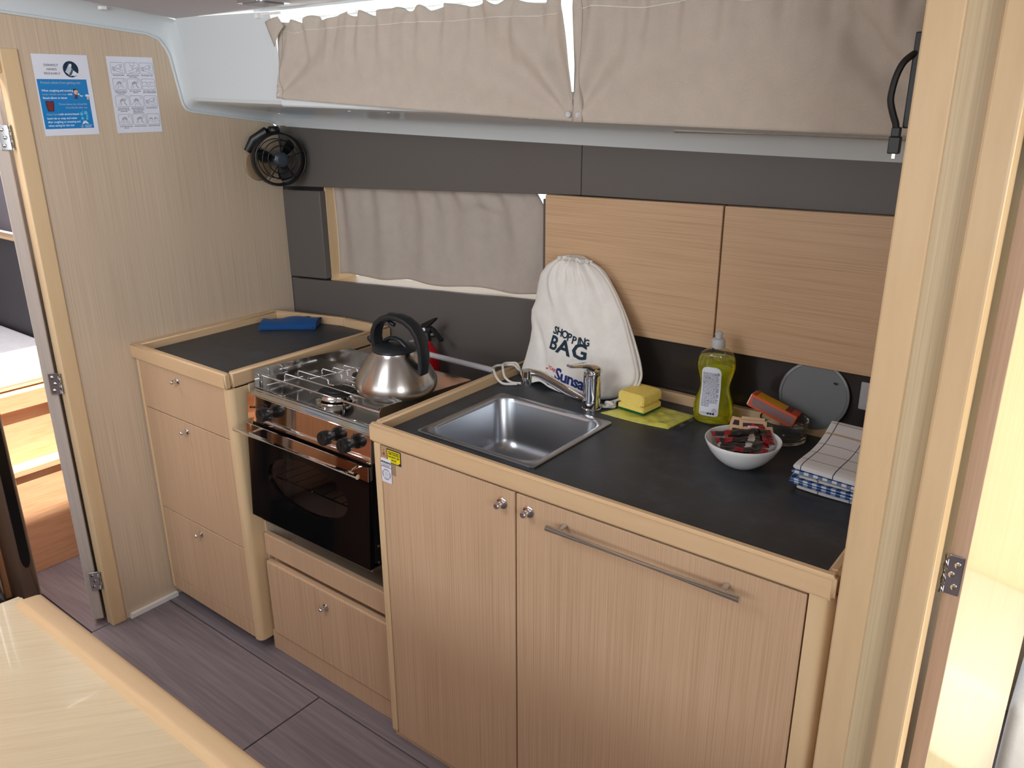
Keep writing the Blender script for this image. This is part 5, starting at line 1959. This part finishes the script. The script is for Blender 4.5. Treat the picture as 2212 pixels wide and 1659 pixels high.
for (cx, cz, r0, r1, a0, a1) in ((1.212, 0.910, 0.010, 0.0145, 150, 350), (1.2330, 0.9085, 0.0095, 0.0145, 170, 370)):
    n = 16
    for k in range(n):
        a, c = R(a0+(a1-a0)*k/n), R(a0+(a1-a0)*(k+1)/n)
        q = 1-abs(2*k/n-1)*0.5
        q2 = 1-abs(2*(k+1)/n-1)*0.5
        put_poly(b, [(cx+r0*math.cos(a), cz+r0*math.sin(a)), (cx+(r0+(r1-r0)*q)*math.cos(a), cz+(r0+(r1-r0)*q)*math.sin(a)), (cx+(r0+(r1-r0)*q2)*math.cos(c), cz+(r0+(r1-r0)*q2)*math.sin(c)), (cx+r0*math.cos(c), cz+r0*math.sin(c))], bagfn)
put_poly(b, [(1.205, 0.928), (1.213, 0.929), (1.213, 0.932), (1.206, 0.932)], bagfn)
obj('printed_emblem', b, M['red_print'], bg_)

# ================================================================ YELLOW CLOTH PACKET AND SPONGE
pk = thing('cloth_packet', 'flat yellow cleaning cloths in clear film under the sponge', 'packet', (1.52, 0.47, 0.876))
A, B_, C_, D_ = Vector((1.420, 0.417)), Vector((1.598, 0.424)), Vector((1.614, 0.535)), Vector((1.465, 0.545))
b = NB()


def pkf(u, v, top=True):
    p = (A*(1-u)+B_*u)*(1-v)+(D_*(1-u)+C_*u)*v
    e = min(1, 14*min(u, 1-u))*min(1, 10*min(v, 1-v))
    h = 0.0016+0.0042*e+0.0012*e*math.sin(u*19+v*6)*math.sin(v*15+u*4)
    return Vector((p.x, p.y-0.006*math.sin(PI*u)*(1-v), 0.8756+(h if top else 0)))


v1 = grid(b, 40, 28, lambda u, v: pkf(u, v))
v0 = grid(b, 40, 28, lambda u, v: pkf(u, v, False))
for i in range(40):
    b.faces.new((v1[0][i+1], v1[0][i], v0[0][i], v0[0][i+1])); b.faces.new((v1[28][i], v1[28][i+1], v0[28][i+1], v0[28][i]))
for j in range(28):
    b.faces.new((v1[j][0], v1[j+1][0], v0[j+1][0], v0[j][0])); b.faces.new((v1[j+1][40], v1[j][40], v0[j][40], v0[j+1][40]))
obj('cloths', b, M['packet'], pk, True)
b = NB()
E1, E2, E3, E4 = B_+Vector((0.001, 0.004)), B_+Vector((0.024, 0.012)), C_+Vector((0.010, -0.006)), C_+Vector((0.0, -0.004))
grid(b, 4, 12, lambda u, v: Vector((*((E1*(1-u)+E2*u)*(1-v)+(E4*(1-u)+E3*u)*v), 0.8785+0.002*math.sin(v*14)*u)))
modif(obj('film_edge', b, M['film'], pk, True), solid=0.0004)
b = NB()
grid(b, 8, 4, lambda u, v: Vector((1.405+0.060*u, 0.440+0.085*v+0.02*u, 0.881+0.004*math.sin(u*7+v*5))))
modif(obj('film_edge', b, M['film'], pk, True), solid=0.0004)
sg = local_thing('sponge', 'yellow grip sponge with green scouring pad on the yellow packet', 'sponge', (1.487, 0.486, 0.8835), R(-6))
b = NB()
pr = [(-0.037, 0.0045), (0.037, 0.0045), (0.0375, 0.0150), (0.034, 0.0175), (0.024, 0.0195), (0.034, 0.0220), (0.0375, 0.0250), (0.0375, 0.0410), (0.034, 0.0460), (0.028, 0.0480), (-0.028, 0.0480), (-0.034, 0.0460), (-0.0375, 0.0410), (-0.0375, 0.0250), (-0.034, 0.0220), (-0.026, 0.0195), (-0.034, 0.0175), (-0.0375, 0.0150)]
prism(b, pr, 'y', -0.038, 0.038)
bmesh.ops.recalc_face_normals(b, faces=b.faces[:])
bmesh.ops.bevel(b, geom=[e for e in b.edges if abs(e.verts[0].co.y-e.verts[1].co.y) < 1e-6], offset=0.003, segments=2, affect='EDGES', clamp_overlap=True)
obj('foam', b, M['sponge'], sg, True, angle=50)
obj('scouring_pad', box(NB(), -0.0375, 0.0375, -0.038, 0.038, 0.0, 0.005, 0.0015), M['scour'], sg)

# ================================================================ DETERGENT BOTTLE
bo = local_thing('detergent_bottle', 'clear bottle of yellow washing up liquid with white rear label', 'bottle', (1.657, 0.532, 0.8755), R(14))
bp = [(0.0, 0.0), (0.036, 0.0), (0.0430, 0.003), (0.0455, 0.010), (0.0468, 0.024), (0.0462, 0.042), (0.0425, 0.060), (0.0372, 0.076), (0.0350, 0.088), (0.0362, 0.100), (0.0400, 0.115), (0.0435, 0.130), (0.0445, 0.142), (0.0425, 0.156), (0.0360, 0.168), (0.0260, 0.1755), (0.0175, 0.1790), (0.0145, 0.181), (0.0145, 0.188)]
FL = 0.60


def flat_lathe(prof, n=44, sx=1.0, neck=0.176):
    b = NB()
    rings = []
    for r, z in prof:
        k = FL if z < 0.155 else FL+(1-FL)*min(1, (z-0.155)/0.022)
        if r == 0:
            rings.append([b.verts.new((0, 0, z))])
        else:
            rings.append([b.verts.new((r*sx*math.cos(2*PI*i/n), r*sx*k*math.sin(2*PI*i/n), z)) for i in range(n)])
    for a, c in zip(rings[:-1], rings[1:]):
        for i in range(n):
            j = (i+1) % n
            if len(a) == 1:
                b.faces.new((a[0], c[j], c[i]))
            elif len(c) == 1:
                b.faces.new((a[i], a[j], c[0]))
            else:
                b.faces.new((a[i], a[j], c[j], c[i]))
    return b


liq = [(0.0, 0.0015)]+[(r-0.0013, max(z, 0.0018)) for r, z in bp[1:] if z < 0.160]+[(0.0385, 0.1605), (0, 0.1605)]
outer = bp+[(0.0130, 0.188), (0.0130, 0.181)]+[(max(0.0, r-0.0006), max(0.0008, z)) for r, z in reversed(bp[:-2])]
obj('bottle_body', flat_lathe(outer), M['petclear'], bo, True, angle=60)
obj('liquid', flat_lathe(liq), M['soap'], bo, True, angle=60)
b = NB()
lathe(b, [(0, 0.183), (0.0155, 0.183), (0.0160, 0.185), (0.0155, 0.190), (0.0160, 0.1905), (0.0155, 0.1960), (0.0150, 0.2010), (0.0125, 0.2035), (0.0075, 0.2045), (0.0072, 0.2120), (0.0098, 0.2130), (0.0098, 0.2150), (0.0060, 0.2195), (0.0030, 0.2205), (0, 0.2205)], 28)
obj('cap', b, M['cap'], bo, True)


def bsurf(x, z, off=0.0006, side=-1):
    r = interp([(zz_, rr_) for rr_, zz_ in [(r, z) for r, z in bp[2:]]], max(0.003, z))
    k = min(0.985, abs(x)/r)
    return Vector((x, side*(r*FL*math.sqrt(1-k*k)+off), z))


def blabel(pts, off, m, name, side=-1):
    xs_ = [p[0] for p in pts]; zs_ = [p[1] for p in pts]
    b = NB()
    x0, x1, z0, z1 = min(xs_), max(xs_), min(zs_), max(zs_)
    rad = 0.006

    def fn(u, v):
        z = z0+(z1-z0)*v
        dz = min(z-z0, z1-z)
        rr = rad if z-z0 < z1-z else 0.014
        ins = 0.0 if dz > rr else rr-math.sqrt(max(0, rr*rr-(rr-dz)**2))
        return bsurf((x0+ins)+(x1-x0-2*ins)*u, z, off, side)
    grid(b, 14, 60, fn)
    return obj(name, b, m, bo, True)


lx0, lx1, lz0, lz1 = -0.0285, 0.0165, 0.0225, 0.1410
blabel([(lx0, lz0), (lx1, lz1)], 0.0010, M['paper'], 'rear_label')
blabel([(-0.020, 0.030), (0.024, 0.138)], 0.0008, mat('front_label_back', S(196, 204, 30), 0.6), 'front_label', 1)
b = NB()
lf = lambda x, z: bsurf(lx0+x, lz0+z, 0.0014)
rng = random.Random(5)
for k in range(26):
    z = 0.103-0.0032*k
    x = 0.0035
    xe = 0.0415 if k < 23 else 0.024
    while x < xe-0.003:
        w = min(rng.uniform(0.002, 0.0075), xe-x)
        bold = rng.random() < 0.14
        put_rect(b, x, x+w, z, z+(0.0017 if bold else 0.0012), lf)
        x += w+0.0009
for k, x in enumerate((0.0055, 0.0115, 0.0165)):
    put_stroke(b, ellipse(x, 0.0065, 0.0018, 0.0018, 8)+[(x+0.0018, 0.0065)], 0.0005, lf)
for x in (0.0195, 0.0255, 0.0315):
    put_rect(b, x, x+0.0048, 0.0040, 0.0088, lf)
put_rect(b, 0.0350-0.0004, 0.0350+0.0004, 0.0140, 0.0172, lf)
put_rect(b, 0.0350-0.0004, 0.0350+0.0004, 0.0122, 0.0131, lf)
obj('label_print', b, M['ink'], bo)
b = NB()
put_stroke(b, [(0.0350, 0.0098), (0.0398, 0.0146), (0.0350, 0.0194), (0.0302, 0.0146), (0.0350, 0.0098)], 0.0007, lf)
obj('warning_diamond', b, M['red_print'], bo)

# ================================================================ BOWL WITH SACHETS
BC = Vector((1.808, 0.345, 0.8755))
bw = thing('bowl', 'small white porcelain bowl filled with sachets', 'bowl', tuple(BC))
b = NB()
lathe(b, [(0, 0.0), (0.028, 0.0), (0.031, 0.0015), (0.042, 0.008), (0.056, 0.020), (0.067, 0.034), (0.0745, 0.048), (0.0775, 0.0565), (0.0770, 0.0580), (0.0755, 0.0578), (0.0720, 0.0480), (0.0645, 0.0350), (0.0530, 0.0220), (0.0380, 0.0110), (0.022, 0.0060), (0, 0.0050)], 56, tuple(BC))
obj('bowl_body', b, M['ceramic'], bw, True, angle=60)


def sachet(name, lab, p0, p1, width, group, reds, thick=0.0032, twist=0.3):
    p0, p1 = Vector(p0), Vector(p1)
    d = (p1-p0)
    Lg = d.length
    d.normalize()
    sd = d.cross(Vector((0, 0, 1))).normalized()
    sd = (sd*math.cos(twist)+d.cross(sd)*math.sin(twist)).normalized()
    up = sd.cross(d).normalized()
    t = thing(name, lab, 'sachet', tuple((p0+p1)/2), group)
    b = NB()
    n, m_ = 44, 8

    def fn(u, v, s):
        e = min(1, 10*min(u, 1-u))
        h = thick*e*math.sin(PI*v)**0.8+0.0003
        w = width*(0.92+0.08*e)+0.0006*math.sin(u*70)
        return p0+d*Lg*u+sd*w*(v-0.5)+up*s*h+up*0.0012*math.sin(u*23)*e
    a = grid(b, n, m_, lambda u, v: fn(u, v, 1))
    c = grid(b, n, m_, lambda u, v: fn(u, v, -1))
    for f in b.faces:
        cc = f.calc_center_median()
        u = (cc-p0).dot(d)/Lg+0.35*((cc-p0).dot(sd)/Lg)
        f.material_index = 0
        for (u0, u1, mi) in reds:
            if u0 <= u <= u1:
                f.material_index = mi
    obj('foil', b, [M['stickblack'], M['stickred'], M['sticksilver']], t, True)
    return t


GS = 'sachets lying in the porcelain bowl'
zr = 0.922
sachet('coffee_sachet', 'black stick sachet with broad red patch, topmost and rearmost in the bowl', (1.7445, 0.332, 0.9325), (1.8220, 0.397, 0.9380), 0.0165, GS, [(0, 0.07, 1), (0.26, 0.40, 1)])
sachet('coffee_sachet', 'stick sachet with silver right half, in the middle of the bowl', (1.760, 0.318, 0.9275), (1.8400, 0.380, 0.9300), 0.0145, GS, [(0, 0.08, 1), (0.18, 0.34, 1), (0.66, 0.80, 2)])
sachet('coffee_sachet', 'silver and black stick sachet across the middle of the bowl front', (1.768, 0.310, 0.9225), (1.8560, 0.362, 0.9245), 0.0140, GS, [(0, 0.06, 2), (0.55, 0.68, 2), (0.90, 1, 1)])
sachet('coffee_sachet', 'stick sachet with red middle and dark red tip at the front rim of the bowl', (1.778, 0.302, 0.9200), (1.8650, 0.338, 0.9225), 0.0140, GS, [(0.30, 0.50, 1), (0.86, 1, 1)])
sachet('coffee_sachet', 'dark red stick sachet half hidden along the front rim of the bowl', (1.785, 0.300, 0.9130), (1.866, 0.330, 0.9160), 0.0140, GS, [(0.05, 0.25, 1), (0.6, 1, 1)])
sachet('coffee_sachet', 'red ended stick sachet pointing backwards at the right side of the bowl', (1.8540, 0.356, 0.9300), (1.8170, 0.415, 0.9430), 0.0140, GS, [(0, 0.28, 1), (0.70, 1, 1)])
sachet('coffee_sachet', 'short view of a red stick sachet tucked in at the right rear of the bowl', (1.8600, 0.370, 0.9260), (1.8360, 0.405, 0.9360), 0.0140, GS, [(0, 0.35, 1), (0.55, 1, 1)])


def packet(lab, c, rz, tilt, w, h, logo=False):
    t = local_thing('sugar_packet', lab, 'packet', c, 0, 'sugar packets in the porcelain bowl')
    t.rotation_euler = (tilt, 0, rz)
    b = NB()
    a = grid(b, 8, 8, lambda u, v: (w*(u-0.5), -0.0016*math.sin(PI*u)*math.sin(PI*v), h*(v-0.5)))
    c_ = grid(b, 8, 8, lambda u, v: (w*(u-0.5), 0.0006+0.0016*math.sin(PI*u)*math.sin(PI*v), h*(v-0.5)))
    obj('paper', b, M['kraft'], t, True)
    b = NB()
    k = lambda off: (lambda x, z: (x, -0.0016*math.sin(PI*(x/w+0.5))*math.sin(PI*(z/h+0.5))-off, z))
    grid(b, 6, 6, lambda u, v: k(0.0004)(w*0.74*(u-0.5), h*0.62*(v-0.5)))
    obj('dark_panel', b, M['choco'], t, True)
    if logo:
        b = NB()
        put_poly(b, [(-0.011, 0.005), (-0.004, 0.0068), (0.0, 0.0095), (0.004, 0.0068), (0.011, 0.005), (0.011, -0.0015), (-0.011, -0.0015)], k(0.0009))
        obj('red_logo', b, M['red_print'], t)
        b = NB()
        put_text(b, 'FRANCK', 0.0056, k(0.0013), 0, 0.0003, 'CENTER', 0.0002, 0, 1.0)
        obj('logo_lettering', b, M['print_white'], t)
    return t


packet('kraft sugar packet with red logo standing at the back of the bowl', (1.8060, 0.3985, 0.9380), R(24), R(-42), 0.056, 0.036, True)
packet('kraft sugar packet behind the bowl rim left of the red logo packet', (1.7790, 0.4010, 0.9355), R(4), R(-48), 0.050, 0.040)
packet('kraft sugar packet lying in front of the red logo packet', (1.7880, 0.3760, 0.9275), R(10), R(-50), 0.050, 0.042)
packet('kraft sugar packet lowest in front, partly under the black sachets', (1.7860, 0.3650, 0.9190), R(12), R(-58), 0.050, 0.040)
packet('kraft sugar packet peeping out right behind the red logo packet', (1.8300, 0.3950, 0.9290), R(40), R(-50), 0.048, 0.040)
packet('hindmost kraft sugar packet whose pale edge shows above the red logo packet', (1.8010, 0.4090, 0.9380), R(20), R(-36), 0.048, 0.040)

# ================================================================ GLASS ASHTRAY WITH MATCHBOX
JC = Vector((1.826, 0.532, 0.8755))
jr = thing('glass_dish', 'round thick clear glass dish holding the matchbox', 'dish', tuple(JC))
b = NB()
lathe(b, [(0, 0.0), (0.046, 0.0), (0.0500, 0.002), (0.0510, 0.006), (0.0500, 0.022), (0.0510, 0.0235), (0.0510, 0.0265), (0.0500, 0.028), (0.0525, 0.0455), (0.0525, 0.0480), (0.0510, 0.0492), (0.0488, 0.0480), (0.0465, 0.028), (0.0455, 0.010), (0.043, 0.0075), (0, 0.0070)], 56, tuple(JC))
obj('dish_body', b, M['glass'], jr, True, angle=50)
mb = thing('matchbox', 'orange and yellow matchbox sticking out of the glass dish', 'matchbox', (1.79, 0.53, 0.93), None, (0, 0, 0))
MX = Vector((0.112, 0.010, -0.038)).normalized()
MYv = Vector((0.10, -0.94, 0.05))
MYv = (MYv-MX*MYv.dot(MX)).normalized()
# broad face looks up and to the front
MN = MX.cross(MYv).normalized()
if MN.z < 0:
    MN = -MN
rotm = Matrix.Rotation(R(0), 3, MX)
MN = MX.cross(MYv).normalized()
if MN.z < 0:
    MN = -MN
MYv = Vector((0.22, -0.95, 0.10))
MYv = (MYv-MX*MYv.dot(MX)).normalized()
MN = MX.cross(MYv).normalized()
if MN.z < 0:
    MN = -MN
MO = Vector((1.7445, 0.538, 0.9540))


def mbx(bm, x0, x1, y0, y1, z0, z1):
    t = box(NB(), x0, x1, y0, y1, z0, z1, 0.0006, 1)
    for v in t.verts:
        v.co = MO+MX*v.co.x+MYv*v.co.y+MN*v.co.z-Vector((1.79, 0.53, 0.93))
    merge(bm, t)
    return bm


obj('sleeve', mbx(NB(), 0.002, 0.110, -0.026, 0.026, -0.0145, 0.0145), M['orangebox'], mb)
obj('tray', mbx(NB(), 0.0, 0.104, -0.0246, 0.0246, -0.0130, 0.0130), M['white'], mb)
obj('top_print', mbx(NB(), 0.012, 0.094, -0.021, 0.023, 0.0143, 0.0149), M['yellowbox'], mb)
obj('striker', mbx(NB(), 0.008, 0.108, 0.0258, 0.0264, -0.0095, 0.0095), M['striker'], mb)
obj('striker', mbx(NB(), 0.008, 0.108, -0.0264, -0.0258, -0.0095, 0.0095), M['striker'], mb)
obj('dark_band', mbx(NB(), 0.080, 0.094, -0.021, 0.023, 0.0147, 0.0152), M['brown_print'], mb)

# ================================================================ TEA TOWELS


def towel(lab, x0, x1, y0, y1, z0, z1, m, seed, lift=0.0, sag=0.0, group='stacked tea towels'):
    t = thing('tea_towel', lab, 'towel', ((x0+x1)/2, (y0+y1)/2, z0), group)
    rng = random.Random(seed)
    p = rng.uniform(0, 6)
    h = z1-z0
    r = h/2
    # cross-section loop in (x, z), rounded fold at the left
    loop = []
    nt = 16
    for k in range(nt+1):
        loop.append((x1-(x1-x0-r)*k/nt, h))
    for k in range(1, 9):
        a = R(90+180*k/9)
        loop.append((x0+r+r*math.cos(a), r+r*math.sin(a)))
    for k in range(nt+1):
        loop.append((x0+r+(x1-x0-r)*k/nt, 0))
    acc = [0.0]
    for (a, b_), (c, d) in zip(loop[:-1], loop[1:]):
        acc.append(acc[-1]+math.hypot(c-a, d-b_))
    b = NB()
    uvl = b.loops.layers.uv.verify()
    NY = 26
    rows = []

    def pt(i, j):
        x, z = loop[i]
        v = j/NY
        y = y0+(y1-y0)*v
        xx = x+0.0025*math.sin(v*5+p)*(1 if x < (x0+x1)/2 else 0.2)
        f = 1.0-max(0, (0.06-v)/0.06)**2*0.35-max(0, (v-0.93)/0.07)**2*0.5
        zz = z0+r+(z-r)*f+0.0004*math.sin(x*60+v*7+p)*(z/h)+lift*max(0, (v-0.35)/0.65)**1.6-sag*math.sin(PI*v)
        bow = -0.010*(x-x0)/(x1-x0)
        return Vector((xx, y+0.0015*math.sin(x*40+p)+bow*(1-v), zz))
    for j in range(NY+1):
        rows.append([b.verts.new(pt(i, j)) for i in range(len(loop))])
    for j in range(NY):
        for i in range(len(loop)-1):
            f = b.faces.new((rows[j][i], rows[j][i+1], rows[j+1][i+1], rows[j+1][i]))
            for lp, (ii, jj) in zip(f.loops, ((i, j), (i+1, j), (i+1, j+1), (i, j+1))):
                lp[uvl].uv = (acc[ii], (y1-y0)*jj/NY)
    # front end: two folded leaves with a dark slit
    for row, fl in ((rows[0], 1), (rows[NY], -1)):
        cen = []
        n = len(loop)
        half = n//2
        f = b.faces.new(list(row) if fl > 0 else list(reversed(row)))
        for lp in f.loops:
            co = lp.vert.co
            lp[uvl].uv = (co.x, co.z)
    o = obj('folded_cloth', b, m, t, True, angle=50)
    return t


tw_grid, tw_ging, tw_line = towel_mat('white_checked_cloth', 'grid'), towel_mat('blue_gingham_cloth', 'gingham'), towel_mat('plain_lined_cloth', 'line')
YB = 0.505
towel('off white plain tea towel at the very bottom of the stack', 1.9370, 2.098, 0.305, 0.500, 0.8757, 0.8850, tw_line, 1, 0.004)
towel('blue and white gingham tea towel second from the bottom of the stack', 1.9265, 2.098, 0.2990, YB, 0.8852, 0.8950, tw_ging, 2, 0.008)
towel('blue gingham tea towel under the thin white one', 1.9245, 2.098, 0.2970, YB, 0.8954, 0.9040, tw_ging, 3, 0.011)
towel('thin white lined tea towel between the two gingham layers', 1.9420, 2.098, 0.2960, YB, 0.9044, 0.9100, tw_line, 4, 0.014)
towel('dark blue gingham tea towel right under the white checked one', 1.9300, 2.098, 0.2965, YB, 0.9104, 0.9190, tw_ging, 5, 0.018)
towel('white tea towel with thin dark checks on top of the stack', 1.9340, 2.098, 0.2930, 0.508, 0.9196, 0.9330, tw_grid, 6, 0.022)

# ================================================================ SALOON TABLE
tb_ = thing('saloon_table', 'pale oak saloon table with a beech fiddle in the left foreground', 'table', (1.7, -1.2, 0.0))
b = NB()
prism(b, [(0.835, -0.700), (0.835, -0.740), (0.862, -1.65), (0.90, -1.70), (2.55, -1.70), (2.60, -1.65), (2.60, -0.700)], 'z', 0.688, 0.718)
bmesh.ops.bevel(b, geom=[e for e in b.edges], offset=0.004, segments=2, affect='EDGES', clamp_overlap=True)
obj('table_top', b, M['table'], tb_, False)
b = NB()
pf = [(-0.6810, 0.690), (-0.6790, 0.700), (-0.6800, 0.726), (-0.6840, 0.7315), (-0.6900, 0.733), (-0.7120, 0.7330), (-0.7160, 0.7312), (-0.7225, 0.7185), (-0.7225, 0.690)]
secs = []
for x, s in ((0.866, 0.35), (0.872, 0.85), (0.884, 1.0), (2.58, 1.0), (2.60, 0.85)):
    secs.append([b.verts.new((x+(0.012 if False else 0)+(-(y+0.70)*-0.25), y, 0.69+(z-0.69)*s)) for y, z in pf])
for a, c in zip(secs[:-1], secs[1:]):
    for k in range(len(pf)):
        k2 = (k+1) % len(pf)
        b.faces.new((a[k], a[k2], c[k2], c[k]))
b.faces.new(list(reversed(secs[0])))
b.faces.new(secs[-1])
obj('fiddle_rail', b, M['beech_x'], tb_, True, angle=50)
b = NB()
box(b, 1.60, 1.78, -1.29, -1.11, 0.0, 0.03, 0.006)
lathe(b, [(0, 0.03), (0.045, 0.03), (0.045, 0.688), (0, 0.688)], 24, (1.69, -1.20, 0))
obj('pedestal', b, M['satin'], tb_, True)

# ================================================================ BLACK PANEL WITH CABLE ON THE RIGHT PARTITION
tv = thing('wall_tablet', 'thin black panel seen edge on at the right partition', 'panel', (2.11, 0.06, 1.62))
obj('panel_body', box(NB(), 2.0990, 2.1125, 0.040, 0.24, 1.560, 1.678, 0.0015), M['black'], tv)
obj('bracket', box(NB(), 2.1130, 2.1185, 0.11, 0.17, 1.59, 1.65, 0.001), M['black'], tv)
cbt = thing('charging_cable', 'short black charging cable with a plug hanging from the black panel', 'cable', (2.09, 0.04, 1.58))
b = cord([(2.1050, 0.046, 1.6545), (2.0985, 0.040, 1.6500), (2.0905, 0.034, 1.6405), (2.0850, 0.031, 1.6240), (2.0825, 0.030, 1.6050), (2.0830, 0.030, 1.5930), (2.0880, 0.030, 1.5780), (2.0930, 0.030, 1.5660), (2.0950, 0.030, 1.5560)], 0.0046)
obj('lead', b, M['black'], cbt, True)
b = NB()
box(b, 2.0880, 2.1030, 0.025, 0.035, 1.528, 1.5500, 0.0015)
box(b, 2.0895, 2.1010, 0.0255, 0.0345, 1.5495, 1.5620, 0.0015)
obj('plug_body', b, M['black'], cbt)
obj('plug_tip', box(NB(), 2.0935, 2.0985, 0.0287, 0.0313, 1.5215, 1.5302, 0.0005, 1), M['steel'], cbt)
